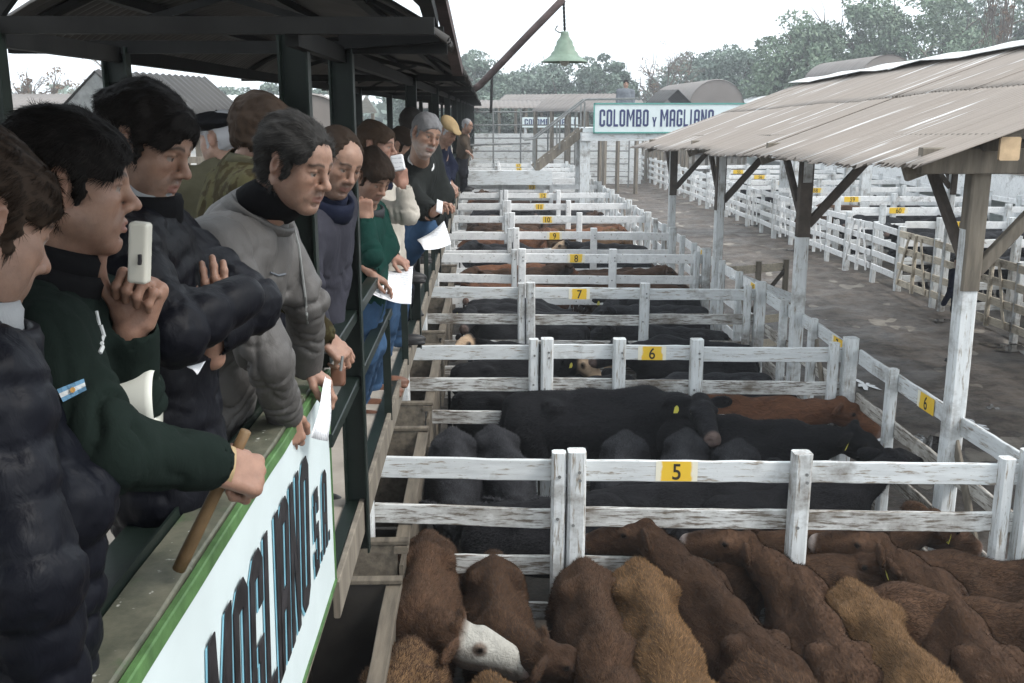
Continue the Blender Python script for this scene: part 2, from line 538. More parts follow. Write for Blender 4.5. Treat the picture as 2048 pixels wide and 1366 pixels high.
for i, y in enumerate(FRAMES):
    w = .10 if i < 2 else .09
    for nm, x, w2 in (('post', XF, w), ('back_post', XB, w)):
        y = FRAMES[i]
        if i == 0 and x == XF: x, y = -.635, 3.52
        z0 = FZ - .22 if x == XF else FZ
        # rolled steel channel: web and two flanges
        mb = MB(); mb.box((x, y, (z0 + TIE) / 2), (w2, .012, TIE - z0)); mb.build(nm, M['green_metal'], walk)
        mb = MB()
        mb.box((x - w2 / 2 + .004, y - .03, (z0 + TIE) / 2), (.008, .05, TIE - z0))
        mb.box((x + w2 / 2 - .004, y - .03, (z0 + TIE) / 2), (.008, .05, TIE - z0))
        mb.build('post_flange', M['green_metal'], walk)
    mb = MB(); mb.bar((XEB + .02, y, TIE), (XEF - .02, y, TIE), .05, .05); mb.build('tie_beam', M['black_metal'], walk)
    if y > 4:
        mb = MB()   # crossed braces and curved rib under the vault
        zc = lambda x: TIE + .03 + math.sqrt(1.5 ** 2 - (x + 1.04) ** 2) - 1.192
        pts = [(x, y, zc(x) - .03) for x in np.linspace(XEB + .05, XEF - .05, 11)]
        mb.tube(pts, .022, 6)
        mb.build('rib', M['black_metal'], walk)
        mb = MB(); mb.bar((-1.5, y, TIE + .07), (-.8, y, zc(-.8) - .05), .03, .03); mb.build('brace', M['black_metal'], walk)
        mb = MB(); mb.bar((-.585, y, TIE + .07), (-1.28, y, zc(-1.28) - .05), .03, .03); mb.build('brace', M['black_metal'], walk)
for x, z in ((XF, TIE - .03), (XB, TIE - .03)):
    mb = MB(); mb.bar((x, 3.2, z), (x, YEND, z), .04, .06); mb.build('wall_plate', M['black_metal'], walk)
for x in (-1.55, -1.04, -.5):
    zc = TIE + .0 + math.sqrt(1.5 ** 2 - (x + 1.04) ** 2) - 1.192
    mb = MB(); mb.bar((x, 4.2, zc - .01), (x, YEND, zc - .01), .045, .045); mb.build('purlin', M['black_metal'], walk)
# arched corrugated sheets, bay by bay
def vault_sheet(name, y0, y1, xc, half, z0, Rr, mat, parent, pitch=.076, amp=.010, per=6, narc=18, droop=0.0):
    zr = math.sqrt(Rr ** 2 - half ** 2)
    ny = max(3, int((y1 - y0) / pitch * per))
    ys = np.linspace(y0, y1, ny); xs = np.linspace(-half, half, narc)
    X, Yg = np.meshgrid(xs, ys)
    Zb = np.sqrt(Rr ** 2 - X ** 2) - zr + z0
    c = amp * np.sin(2 * np.pi * Yg / pitch)
    edge = np.where((np.abs(X) > half * .99), rng.uniform(-.02, .02, (ny, 1)).repeat(narc, 1) * .5, 0)
    nx_, nz_ = X / Rr, np.sqrt(Rr ** 2 - X ** 2) / Rr
    V = np.stack([X + xc + nx_ * c, Yg, Zb + nz_ * c + edge], -1).reshape(-1, 3)
    i = np.arange((ny - 1) * narc).reshape(ny - 1, narc)[:, :-1].ravel()
    F = np.stack([i, i + 1, i + narc + 1, i + narc], 1)
    me = mesh_np(name, V, F, smooth=True)
    o = link(name, me, mat, parent)
    md = o.modifiers.new('thick', 'SOLIDIFY'); md.thickness = .004
    return o
ys = [4.15] + [f for f in FRAMES if f > 5] + [YEND]
for i in range(len(ys) - 1):
    dz = random.uniform(-.02, .02) - .012 * i * .2
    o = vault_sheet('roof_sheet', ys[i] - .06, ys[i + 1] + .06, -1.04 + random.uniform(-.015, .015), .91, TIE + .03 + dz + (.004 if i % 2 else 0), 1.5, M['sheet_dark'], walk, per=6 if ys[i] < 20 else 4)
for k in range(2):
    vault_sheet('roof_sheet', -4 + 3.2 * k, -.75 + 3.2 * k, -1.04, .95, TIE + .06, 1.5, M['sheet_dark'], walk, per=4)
# bracket and bent flap at the near end of the roof
mb = MB(); mb.bar((-.585, 4.25, TIE + .02), (-.16, 4.25, TIE + .05), .05, .06); mb.build('outrigger', M['black_metal'], walk)
mb = MB(); mb.bar((-.20, 3.75, TIE + .34), (-.13, 5.2, TIE - .06), .05, .05); mb.build('bracket', M['rust'], walk)
V, F = [], []
n = 60
for k in range(n + 1):
    t = k / n
    for s in range(6):
        x = -.62 + .42 * s / 5
        V.append((x, 3.35 + .9 * t, TIE + .42 - .20 * (s / 5) ** 2 - .10 * t + .012 * math.sin(k * 1.6) + .03 * math.sin(k * .37) * s / 5))
for k in range(n):
    for s in range(5):
        a = k * 6 + s; F.append((a, a + 1, a + 7, a + 6))
o = link('roof_flap', mesh_np('roof_flap', V, F, smooth=True), M['sheet_dark'], walk)
o.modifiers.new('thick', 'SOLIDIFY').thickness = .006
mb = MB(); mb.bar((-.62, 3.3, TIE + .40), (-.2, 3.3, TIE + .24), .05, .07); mb.bar((-.21, 3.3, TIE + .2), (-.21, 4.3, TIE + .1), .05, .05); mb.build('flap_frame', M['black_metal'], walk)
# brace rising out of the near frame on the back side, with a loop of wire
mb = MB(); mb.bar((-1.5, 3.2, TIE), (-1.22, 3.2, TIE + .32), .035, .045); mb.build('brace', M['black_metal'], walk)
mb = MB(); mb.tube([(-1.39, 3.2, TIE + .08), (-1.43, 3.2, TIE + .16), (-1.44, 3.2, TIE + .27), (-1.40, 3.2, TIE + .36)], .005, 5); mb.build('wire', M['black_metal'], walk)
# railings, front and back
RZ1, RZ2 = CAM_Z - .87, CAM_Z - 1.17
fr = [3.45] + [f for f in FRAMES if f > 4] + [YEND]
for i in range(len(fr) - 1):
    a, b_ = fr[i] + .02, fr[i + 1] - .02
    for z in (RZ1, RZ2):
        mb = MB(); mb.bar((XF, a, z), (XF, b_, z), .06, .05, bev=.004); mb.build('rail', M['green_metal'], walk)
    if b_ - a > 2:
        for q in (.33, .66):
            y = a + (b_ - a) * q
            mb = MB(); mb.bar((XF + .015, y, FZ - .02), (XF + .015, y, RZ2), .045, .012, up=(0, 1, 0)); mb.build('baluster', M['green_metal'], walk)
for z in (RZ1, RZ2):
    mb = MB(); mb.bar((-1.86, -1, z), (-1.86, YEND, z), .05, .05); mb.build('back_rail', M['black_metal'], walk)
# dark end wall of the walkway
mb = MB(); mb.box((-1.2, YEND - 6, 3.4), (.9, .06, 1.9)); mb.build('end_panel', M['green_metal'], walk)

# ------------------------------------------------------------------ lettered sign wall in front of the near walkway
XS = -.57
sign = empty('lettered_sign_wall', (XS, 1.5, FZ), 'white sign wall with green cap and tall black letters MAGLIANO S.A. below the near men', 'sign')
mb = MB()
zb, zt0, zt1 = 2.475, 3.335, 3.255   # bottom, near top, far top
ya, yb = -.6, 3.48
V = [(XS - .03, ya, zb), (XS, ya, zb), (XS, yb, zb), (XS - .03, yb, zb), (XS - .03, ya, zt0), (XS, ya, zt0), (XS, yb, zt1), (XS - .03, yb, zt1)]
mb.add(V, [(0,3,2,1),(4,5,6,7),(0,1,5,4),(1,2,6,5),(2,3,7,6),(3,0,4,7)])
mb.build('board', M['sign_white'], sign)
zt = lambda y: zt0 + (zt1 - zt0) * (y - ya) / (yb - ya)
mb = MB(); mb.bar((XS + .005, ya, zt0 + .024), (XS + .005, yb, zt1 + .024), .018, .036, bev=.003, seg=24, warp=.0015, seed=3); mb.build('green_edge', M['green_edge'], sign)
mb = MB(); mb.bar((XS - .055, ya, zt0 + .035), (XS - .055, yb, zt1 + .035), .098, .03, bev=.004, seg=24, warp=.002, seed=4); mb.build('cap_ledge', M['ledge'], sign)
mb = MB(); mb.bar((XS - .165, ya, zt0 + .02), (XS - .165, yb, zt1 + .02), .115, .012); mb.bar((XS - .108, ya, zt0 + .045), (XS - .108, yb, zt1 + .045), .006, .05)
mb.build('back_angle', M['green_metal'], sign)
mb = MB(); mb.bar((XS + .004, ya, zb + .004), (XS + .004, yb, zb + .004), .008, .012, seg=20, warp=.002); mb.bar((XS + .003, yb, zb), (XS + .003, yb, zt1 - .02), .006, .006); mb.build('trim', M['green_edge'], sign)
mb = MB(); mb.bar((XS - .06, ya, zb - .04), (XS - .06, yb, zb - .04), .1, .05); mb.build('bottom_channel', M['old_wood'], sign)
for ch, y0 in zip("MAGLIANO", (1.80, 2.015, 2.175, 2.335, 2.46, 2.515, 2.675, 2.845)):
    w = {'M': .185, 'I': .085, 'L': .12}.get(ch, .135)
    letter(ch, (XS + .001, y0 - .009, 2.672), (0, 1, 0), (0, 0, 1), w, .47, .002, (1, 0, 0), M['blue_paint'], sign, 'letter_shade', -.5)
    letter(ch, (XS + .004, y0, 2.68), (0, 1, 0), (0, 0, 1), w, .47, .003, (1, 0, 0), M['black_paint'], sign, 'letter', -.5)
for ch, y0, w in (('S', 3.06, .09), ('.', 3.17, .03), ('A', 3.235, .09), ('.', 3.34, .03)):
    letter(ch, (XS + .001, y0 - .007, 2.694), (0, 1, 0), (0, 0, 1), w, .28, .002, (1, 0, 0), M['blue_paint'], sign, 'letter_shade', -.3)
    letter(ch, (XS + .004, y0, 2.70), (0, 1, 0), (0, 0, 1), w, .28, .003, (1, 0, 0), M['black_paint'], sign, 'letter', -.3)

# ------------------------------------------------------------------ feeding troughs under the walkway edge
for k, (y0, y1) in enumerate([(2.2, 6.0), (6.5, 9.15), (9.9, 12.6), (13.3, 16.2), (16.8, 19.4)]):
    nm = ('long wooden trough below the sign wall', 'wooden trough beside the black cattle of pen five', 'wooden trough at the walkway end of pen six', 'wooden trough at the walkway end of pen seven', 'wooden trough at the walkway end of pen eight')[k]
    t = empty('feed_trough', (-.86, y0, 0), nm + ', dark inside', 'trough', 'troughs under the walkway edge')
    zt_ = 1.22
    mb = MB(); mb.bar((-.60, y0, zt_ - .02), (-.60, y1, zt_ - .02), .10, .05, bev=.006, seg=8, warp=.004, seed=k); mb.build('rim_beam', M['trough'], t)
    for q in range(3):
        mb = MB(); mb.bar((-.60, y0, .95 - q * .3), (-.60, y1, .95 - q * .3), .03, .28, bev=.004, seg=6, warp=.004, seed=k * 5 + q); mb.build('side_board', M['trough'], t)
    for y in (y0 + .05, y1 - .05):
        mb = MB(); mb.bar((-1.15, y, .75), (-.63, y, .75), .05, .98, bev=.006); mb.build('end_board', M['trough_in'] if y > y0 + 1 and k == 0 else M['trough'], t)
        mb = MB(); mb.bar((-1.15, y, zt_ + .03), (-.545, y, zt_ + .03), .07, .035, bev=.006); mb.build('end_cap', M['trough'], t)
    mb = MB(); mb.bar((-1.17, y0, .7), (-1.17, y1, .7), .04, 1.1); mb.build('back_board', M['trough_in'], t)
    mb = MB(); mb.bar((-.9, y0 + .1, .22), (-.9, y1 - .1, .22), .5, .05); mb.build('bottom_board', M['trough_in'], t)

# ------------------------------------------------------------------ pen fences
SKEW = -.055
XL, XR = -.52, 3.86
YK = {4: 3.3, 5: 6.78, 6: 10.38, 7: 13.9, 8: 17.4, 9: 20.6, 10: 23.75, 11: 27.0, 12: 30.6, 13: 34.0, 14: 37.4, 15: 40.8, 16: 44.2, 17: 47.6}
TAGX = {5: 1.37, 6: 1.78, 7: 1.33, 8: 1.6, 9: 1.44, 10: 1.48, 11: 1.48, 12: 1.78, 13: 1.6, 14: 1.5, 15: 1.7, 16: 1.5, 17: 1.6}
RAILS = [(1.67, .16), (1.30, .15), (.92, .15), (.55, .14), (.2, .14)]


def fy(k, x): return YK[k] + SKEW * (x - .5)


def plate(parent, txt, c, ux, w, h, nrm, hh=None):
    mb = MB()
    ux_, nr = Vector(ux), Vector(nrm)
    o = Vector(c)
    a = [o + ux_ * (sx * w / 2) + Vector((0, 0, sz * h / 2)) + nr * .0025 for sx, sz in ((-1, -1), (1, -1), (1, 1), (-1, 1))]
    mb.add(a, [(0, 1, 2, 3)])
    mb.build('number_patch', M['patch'], parent)
    number(txt, o, ux, (0, 0, 1), hh or h * .82, M['tag_black'], parent, nrm, .85)


# yellow sprayed patch: stronger in the middle, worn at the sides
m, nt, b = new_mat('sprayed_yellow_patch')
tc = nt.nodes.new("ShaderNodeTexCoord")
sep = nt.nodes.new("ShaderNodeSeparateXYZ"); nt.links.new(tc.outputs['Generated'], sep.inputs[0])
nz = noise(nt, 7, 4, .6)
mx = nt.nodes.new("ShaderNodeMath"); mx.operation = 'MAXIMUM'
nt.links.new(sep.outputs[0], mx.inputs[0]); nt.links.new(sep.outputs[1], mx.inputs[1])
ad = nt.nodes.new("ShaderNodeMath"); ad.operation = 'MULTIPLY_ADD'; ad.inputs[1].default_value = .25; nt.links.new(nz, ad.inputs[0]); nt.links.new(mx.outputs[0], ad.inputs[2])
edge = ramp(nt, ad.outputs[0], [(.10, 1), (.24, 0), (.95, 0), (1.0, 1)])
c = mixc(nt, edge.outputs[0], (.78, .50, .035), (.78, .74, .60))
nt.links.new(c, b.inputs['Base Color']); b.inputs['Roughness'].default_value = .6
M['patch'] = m


def board(name, a, b_, h, th, mat, parent, seed=0, seg=8, warp=.004):
    mb = MB(); mb.bar(a, b_, th, h, bev=.006, seg=seg, warp=warp, seed=seed)
    return mb.build(name, mat, parent)


def post_obj(name, x, y, ztop, w, mat, parent, z0=-.05, seed=0):
    mb = MB()
    r = random.Random(seed)
    mb.bar((x, y, z0), (x + r.uniform(-.008, .008), y + r.uniform(-.008, .008), ztop), w, w, up=(0, 1, 0), bev=.018, seg=4, warp=.004, seed=seed)
    return mb.build(name, mat, parent)


def bolts(parent, pts, nrm):
    mb = MB()
    for p in pts:
        d = Vector(nrm)
        mb.tube([Vector(p), Vector(p) + d * .008], .012, 8)
    mb.build('bolt', M['grey_metal'], parent)


WORDS = ['zero', 'one', 'two', 'three', 'four', 'five', 'six', 'seven', 'eight', 'nine', 'ten', 'eleven', 'twelve', 'thirteen', 'fourteen', 'fifteen', 'sixteen', 'seventeen']
for k in range(5, 18):
    n_ = k
    f = empty('pen_fence', (2.2, fy(k, 2.2), 0), 'white rail fence across the pens with the yellow number %s on its top rail' % WORDS[k] if k <= 13 else 'far white rail fence across the pens before the footbridge', 'fence', 'numbered fences across the row of pens')
    mids = [.645, 2.24] if k != 6 else [.655, 1.43, 2.24]
    near = k <= 9
    for j, x in enumerate(mids):
        post_obj('post', x, fy(k, x) - .03, 1.84, .13, M['post'] if k < 8 else M['rail_far'], f, seed=k * 7 + j)
        if near:
            bolts(f, [(x + .02, fy(k, x) - .1, 1.64), (x - .025, fy(k, x) - .1, 1.30), (x + .015, fy(k, x) - .1, 1.70)], (0, -1, 0))
    xs_ = [.645] + mids[1:] + [XR - .05]
    for j in range(len(xs_) - 1):
        x0, x1 = xs_[j] + .005, xs_[j + 1] - .005
        for q, (z, h) in enumerate(RAILS if k <= 9 else RAILS[:4]):
            dz = random.uniform(-.012, .012)
            board('rail', (x0, fy(k, x0) + .052, z + dz), (x1, fy(k, x1) + .052, z + dz + random.uniform(-.01, .01)), h, .032,
                  (M['rail_x'] if q == 0 else M['rail_x_low']) if k < 8 else M['rail_far'], f, seed=k * 31 + j * 7 + q)
    xt = TAGX[k]
    if k <= 17:
        plate(f, str(k), (xt, fy(k, xt) + .0345 - .0005, 1.668), (1, SKEW, 0), .30, .15, (0, -1, 0))
    # narrow gate against the walkway
    g = empty('pen_gate', (0, fy(k, 0), 0), 'narrow white gate between the walkway and the fence numbered %s' % WORDS[k] if k <= 13 else 'far narrow white gate beside the walkway near the footbridge', 'gate', 'narrow gates along the walkway')
    post_obj('stile', .515, fy(k, .515) - .03, 1.83, .10, M['post'], g, seed=k + 90)
    post_obj('stile', XL - .36, fy(k, XL) - .02, 1.72, .13, M['post'], g, seed=k + 60)
    for q, (z, h) in enumerate(RAILS):
        board('rail', (XL - .3, fy(k, XL - .3) + .048, z + random.uniform(-.02, .02)), (.51, fy(k, .51) + .048, z + random.uniform(-.015, .01)), h, .032,
              (M['rail_x'] if q == 0 else M['rail_x_low']) if k < 8 else M['rail_far'], g, seed=k * 13 + q)
    if near:
        bolts(g, [(.52, fy(k, .52) - .085, 1.66), (.51, fy(k, .5) - .085, 1.34)], (0, -1, 0))

# long fence between pens and alley, bay by bay
YK2 = dict(YK); YK2[18] = 51.0
for k in range(3, 17):
    y0 = fy(k, XR) if k >= 4 else -.3
    y1 = fy(k + 1, XR)
    lab = {3: 'white alley fence bay right of the brown cattle, nearest the camera', 4: 'white alley fence bay just short of the fence numbered five', 5: 'white alley fence bay with a braced gate beside pen five, marked six', 6: 'white alley fence bay marked seven, beyond the fence numbered six'}.get(k, 'white alley fence bay at the alley end of pen %s' % WORDS[k] if k < 13 else 'distant white alley fence bay near the footbridge')
    f = empty('alley_fence', (XR, y0, 0), lab, 'fence', 'fence bays between pens and alley')
    post_obj('corner_post', XR + .0, y1, 1.86, .14, M['post'], f, seed=k + 5)
    if k in (4, 5, 6, 7):
        post_obj('corner_post', XR - .17, y1 + .02, 1.80, .10, M['post'], f, seed=k + 15)
    ym = [y0 + (y1 - y0) * .36, y0 + (y1 - y0) * .70]
    for j, y in enumerate(ym):
        post_obj('post', XR + .02, y, 1.80, .10, M['post'], f, seed=k * 3 + j)
    yy = [y0 + .09, ym[0], ym[1], y1 - .09]
    for j in range(3):
        for q, (z, h) in enumerate([(1.66, .16), (1.20, .15), (.72, .15), (.28, .15)]):
            board('rail', (XR + .075 + .002 * j, yy[j] + .003, z + random.uniform(-.01, .01)), (XR + .075 + .002 * j, yy[j + 1] - .003, z + random.uniform(-.015, .015)), h, .03,
                  (M['rail_y'] if q == 0 else M['rail_y_low']) if k < 7 else M['rail_far'], f, seed=k * 17 + j * 5 + q)
    board('brace', (XR + .045, ym[0] - .9, .35), (XR + .045, ym[0] - .05, 1.55), .09, .03, M['old_wood'], f, seed=k)
    yt = y0 + (8.55 - 6.6) if k == 5 else y0 + .55
    yt = {5: 8.45, 6: 10.75, 4: 4.6}.get(k, y0 + .6)
    if k >= 5 and k < 12:
        plate(f, str(k + 1), (XR + .0575, yt, 1.66), (0, -1, 0), .34, .15, (-1, 0, 0))

# open gate swung into the alley beside pen 8 and the capped chute next to it
g = empty('open_alley_gate', (3.95, 16.6, 0), 'weathered gate swung open into the alley beside pen seven', 'gate')
for q, z in enumerate((1.55, 1.1, .65, .22)):
    board('rail', (3.98, 16.6, z), (5.25, 17.1, z), .14, .03, M['gate_old'], g, seed=q)
for t_ in (0.02, .55, .98):
    post_obj('stile', 3.98 + 1.27 * t_, 16.56 + .5 * t_, 1.68, .09, M['old_wood'], g, seed=int(t_ * 50), z0=.08)
board('brace', (4.0, 16.56, .2), (5.2, 17.03, 1.5), .08, .025, M['dark_wood'], g)
c = empty('chute_cap', (4.35, 14.5, 0), 'slanting boarded cap on posts at the alley edge beside pen seven', 'chute')
board('cap_board', (4.0, 15.6, 1.62), (4.55, 14.2, 1.50), .04, .3, M['rail_y'], c)
for x, y in ((4.05, 15.5), (4.52, 14.25)):
    post_obj('post', x, y, 1.5, .1, M['post'], c)
# ------------------------------------------------------------------ roof over the alley on the right
shed = empty('alley_shed', (6.8, 14, 0), 'open sided shed with a rusty brown sheet roof over the alley on the right', 'shed')
Y0S, Y1S, XE, XRID = 7.3, 21.4, 3.16, 6.8
def roof_z(x, y):
    t = (y - Y0S) / (Y1S - Y0S)
    ze = CAM_Z - .40 - .36 * t + .02 * math.sin(y * 1.3)
    zr = CAM_Z + .93 - .34 * t
    return ze + (zr - ze) * (x - XE) / (XRID - XE)
PITCHC = .10
M['sheet_x'] = sheet_mat('rust_brown_roof_sheet', (.205, .172, .145), (.275, .235, .200), (.70, .69, .68), .60, (.08, 2.6, .08))
bays = np.linspace(Y0S, Y1S, 15)
for i in range(len(bays) - 1):
    y0, y1 = bays[i], bays[i + 1] + .05
    n = int((y1 - y0) / PITCHC * 6) + 1
    for side in (0, 1):
        for part in range(2):                       # two courses of sheets up the slope
            u0, u1 = (0, .53) if part == 0 else (.5, 1.0)
            V = []
            nx = 10
            jag = random.uniform(-.07, .05) if part == 0 else random.uniform(-.02, .02)
            lift = (i % 2) * .006 + part * .009 + random.uniform(0, .004)
            skew = random.uniform(-.012, .012)
            tips = rng.uniform(-.035, .035, n) * (1 if part == 0 else .3)
            for k in range(n):
                y = y0 + (y1 - y0) * k / (n - 1)
                for s in range(nx + 1):
                    u = u0 + (u1 - u0) * s / nx
                    xl = XE + (XRID - XE) * u
                    if s == 0: xl += jag + tips[k]
                    z = roof_z(xl, y) + lift + .013 * math.sin(2 * math.pi * y / PITCHC) + skew * (k / n - .5)
                    x = xl if side == 0 else 2 * XRID - xl
                    V.append((x, y, z))
            q = np.arange((n - 1) * (nx + 1)).reshape(n - 1, nx + 1)[:, :-1].ravel()
            F = np.stack([q, q + 1, q + nx + 2, q + nx + 1], 1)
            o = link('roof_sheet', mesh_np('roof_sheet', V, F, smooth=True), M['sheet_x'], shed)
            o.modifiers.new('thick', 'SOLIDIFY').thickness = .004

V, F = [], []
def strip(name, pts, mat, parent, th=.01):
    """folded sheet from rows of points"""
    n, k = len(pts), len(pts[0])
    V = [p for row in pts for p in row]
    F = [(i * k + j, i * k + j + 1, (i + 1) * k + j + 1, (i + 1) * k + j) for i in range(n - 1) for j in range(k - 1)]
    o = link(name, mesh_np(name, V, F), mat, parent)
    o.modifiers.new('thick', 'SOLIDIFY').thickness = th
    return o
for j, (y0, y1, dz) in enumerate(((7.25, 11.6, .07), (11.4, 16.2, .03), (16.0, 21.5, .035))):
    rows = []
    for y in np.linspace(y0, y1, 9):
        z = roof_z(XRID, y) + dz + .015 * math.sin(y * 3)
        rows.append([(XRID - .42, y, z - .09 - .02 * math.sin(y * 2)), (XRID - .1, y, z + .01), (XRID, y, z + .03), (XRID + .1, y, z + .01), (XRID + .42, y, z - .09)])
    strip('ridge_cap', rows, M['sheet_light'], shed)
SP = [7.85, 12.1, 16.5, 20.7]
for i, y in enumerate(SP):
    for x in (3.86 + .02, 9.72):
        zt_ = roof_z(min(x, 2 * XRID - x), y) - .1
        w = .145 if x < 5 else .13
        post_obj('post', x, y, zt_, w, M['post'], shed, seed=i + 40)
        # upper half of each post is bare brown timber, darker past the first
        mb = MB(); mb.bar((x, y, zt_ - 1.15), (x, y, zt_ - .002), w + .006, w + .006, up=(0, 1, 0), bev=.015); mb.build('post_head', M['old_wood'] if i == 0 else M['dark_wood'], shed)
        s = 1 if x < 5 else -1
        # brace rising into the shed and brace along the eave
        mb = MB(); mb.bar((x + s * .06, y, zt_ - 1.0), (x + s * 1.15, y, zt_ + .26), .08, .10, bev=.01); mb.build('brace', M['old_wood'] if i == 0 else M['dark_wood'], shed)
        mb = MB(); mb.bar((x, y + .06, zt_ - .95), (x, y + 1.0, zt_ - .10), .07, .09, bev=.01); mb.build('brace', M['dark_wood'], shed)
    zt_ = roof_z(3.86, y) - .15
    mb = MB(); mb.bar((3.35, y - .13, zt_ - .06), (10.2, y - .13, zt_ - .06), .09, .2, bev=.01); mb.build('tie_beam', M['old_wood'], shed)
    mb = MB(); mb.bar((3.35, y + .14, roof_z(3.35, y) - .13), (XRID, y + .14, roof_z(XRID, y) - .13), .08, .14, bev=.01); mb.build('rafter', M['old_wood'], shed)
    mb = MB(); mb.bar((10.25, y + .14, roof_z(3.35, y) - .13), (XRID, y + .14, roof_z(XRID, y) - .13), .08, .14, bev=.01); mb.build('rafter', M['old_wood'], shed)
for x in (3.86, 5.2, 8.4, 9.74, 6.8):
    xm = min(x, 2 * XRID - x)
    a, b_ = (x, Y0S + .06, roof_z(xm, Y0S) - .085), (x, Y1S - .1, roof_z(xm, Y1S) - .085)
    mb = MB(); mb.bar(a, b_, .13, .13, bev=.01); mb.build('purlin', M['old_wood'], shed)
# a short length of pale new timber on the nearest plate end
mb = MB(); mb.bar((3.84, Y0S + .03, roof_z(3.86, Y0S) - .13), (3.84, Y0S + .058, roof_z(3.86, Y0S) - .13), .15, .17, bev=.01); mb.build('plate_end', simple('pale_sawn_end', (.50, .36, .22), .8, .2, 8), shed)

# ------------------------------------------------------------------ lamp on a pipe over the pens
lamp = empty('yard_lamp', V3(-0.080, 13.004, 4.477), 'pale green bell shaped lamp hanging from a rusty pipe off the walkway roof', 'lamp')
a, b_ = V3(-0.124, 13.001, 4.459), V3(0.978, 12.806, 5.520)
e0 = V3(0.028, 12.974, 4.580)
mb = MB(); mb.tube([a, V3(-0.061, 13.008, 4.496), e0, V3(0.574, 12.880, 5.127), b_], .045, 10); mb.build('pipe', M['rust'], lamp, True)
bx, bz = b_, V3(0.994, 12.718, 5.140)
mb = MB()
L = Vector(b_) ; L2 = Vector((b_[0] + .02, b_[1], V3(0.994, 12.718, 5.140)[2]))
for i in range(16):
    t0 = i / 16; p = L.lerp(L2, t0 + .03)
    mb.tube([p + Vector((0, 0, .018)), p - Vector((0, 0, .022))], .010 if i % 2 else .016, 6)
mb.build('chain', M['black_metal'], lamp)
top = L2.z
prof = [(.0, 0), (.045, 0), (.05, -.03), (.055, -.06), (.10, -.12), (.105, -.16), (.125, -.185), (.13, -.22), (.165, -.255), (.17, -.28), (.24, -.33), (.29, -.355), (.295, -.365), (.27, -.36), (.16, -.27), (.1, -.2), (.0, -.18)]
mb = MB(); mb.lathe(prof, (L2.x, L2.y, top), 28); mb.build('shade', M['green_lamp'], lamp, True)
mb = MB(); mb.lathe([(.0, -.44), (.03, -.435), (.06, -.40), (.065, -.36), (.05, -.32), (.03, -.25), (0, -.24)], (L2.x, L2.y, top + .03), 14); mb.build('bulb', M['bulb'], lamp, True)
mb = MB(); mb.tube([(L2.x - .09, L2.y, top + .07), (L2.x - .12, L2.y, top + .02), (L2.x - .07, L2.y, top - .01), (L2.x, L2.y, top - .01)], .009, 6); mb.build('hook', M['grey_metal'], lamp)

# ------------------------------------------------------------------ footbridge with the firm's board, and its stair
YB = 33.0
br = empty('footbridge', (6, YB, 0), 'white footbridge over pens and alley behind a long lettered board', 'bridge')
zb0 = 3.52
mb = MB(); mb.box((8.1, YB + .9, zb0 + .05), (9.8, 1.8, .14)); mb.build('deck', M['rail_x'], br)
mb = MB(); mb.box((8.1, YB - .06, zb0 - .16), (9.9, .12, .26)); mb.build('deck_beam', M['rail_x'], br)
for x in (3.28, 10.35, 12.6):
    for dy in (.1, 1.6):
        mb = MB(); mb.box((x, YB + dy, (zb0 - .03) / 2), (.32, .22, zb0 - .03)); mb.build('pier', M['post'], br)
# stair down toward the walkway
n = 9
for sgn in (0, 1):
    mb = MB(); mb.bar((1.65, YB + .15 + sgn * 1.2, 2.3), (3.25, YB + .15 + sgn * 1.2, zb0 + .02), .06, .24); mb.build('stringer', M['old_wood'], br)
    mb = MB(); mb.tube([(1.3, YB + .1 + sgn * 1.25, 3.25), (1.65, YB + .1 + sgn * 1.25, 3.3), (3.3, YB + .1 + sgn * 1.25, zb0 + 1.02), (5.0, YB + .1 + sgn * 1.25, zb0 + 1.04)], .03, 6); mb.build('handrail', M['grey_metal'], br)
    for x, z0_ in ((1.65, 2.35), (2.45, 2.95), (3.25, 3.5)):
        mb = MB(); mb.bar((x, YB + .1 + sgn * 1.25, z0_), (x, YB + .1 + sgn * 1.25, z0_ + .95), .05, .05, up=(0, 1, 0)); mb.build('baluster', M['grey_metal'], br)
for i in range(n):
    mb = MB(); mb.box((1.75 + i * .18, YB + .75, 2.34 + i * .14), (.24, 1.14, .04)); mb.build('tread', M['rail_x'], br)
mb = MB(); mb.box((.65, YB + .7, 2.12), (2.7, 1.5, .16)); mb.build('landing', M['rail_x'], br)
mb = MB(); mb.box((.75, YB - .08, 2.05), (2.9, .05, .45)); mb.build('landing_fascia', M['rail_x'], br)
mb = MB(); mb.tube([(-.5, YB - .05, 3.1), (1.5, YB - .05, 3.15)], .03, 6); mb.build('handrail', M['grey_metal'], br)

sb = empty('bridge_board', (7.5, YB - .1, zb0), 'long white board lettered COLOMBO Y MAGLIANO in navy on the footbridge', 'sign')
x0 = V3(3.554, 34.143, 3.959)[0]
zs0, zs1 = 3.51, 4.38
mb = MB(); mb.box((x0 + 4.3, YB - .16, (zs0 + zs1) / 2), (8.6, .05, zs1 - zs0)); mb.build('board', M['sign_white'], sb)
mb = MB()
tl = simple('teal_trim', (.10, .30, .26), .6, .1, 5)
for z in (zs0 - .02, zs1 + .02): mb.box((x0 + 4.3, YB - .165, z), (8.66, .08, .05))
mb.box((x0 - .02, YB - .165, (zs0 + zs1) / 2), (.04, .08, zs1 - zs0 + .08))
mb.build('frame', tl, sb)
xx = x0 + .15
for ch in "COLOMBO Y MAGLIANO":
    if ch == ' ':
        xx += .07; continue
    h = .54 if ch != 'Y' else .30
    w = {'M': .26, 'I': .10, 'L': .15, 'Y': .15}.get(ch, .185)
    letter(ch, (xx, YB - .186, 3.68), (1, 0, 0), (0, 0, 1), w, h, .006, (0, -1, 0), M['navy_paint'], sb)
    xx += w + .042

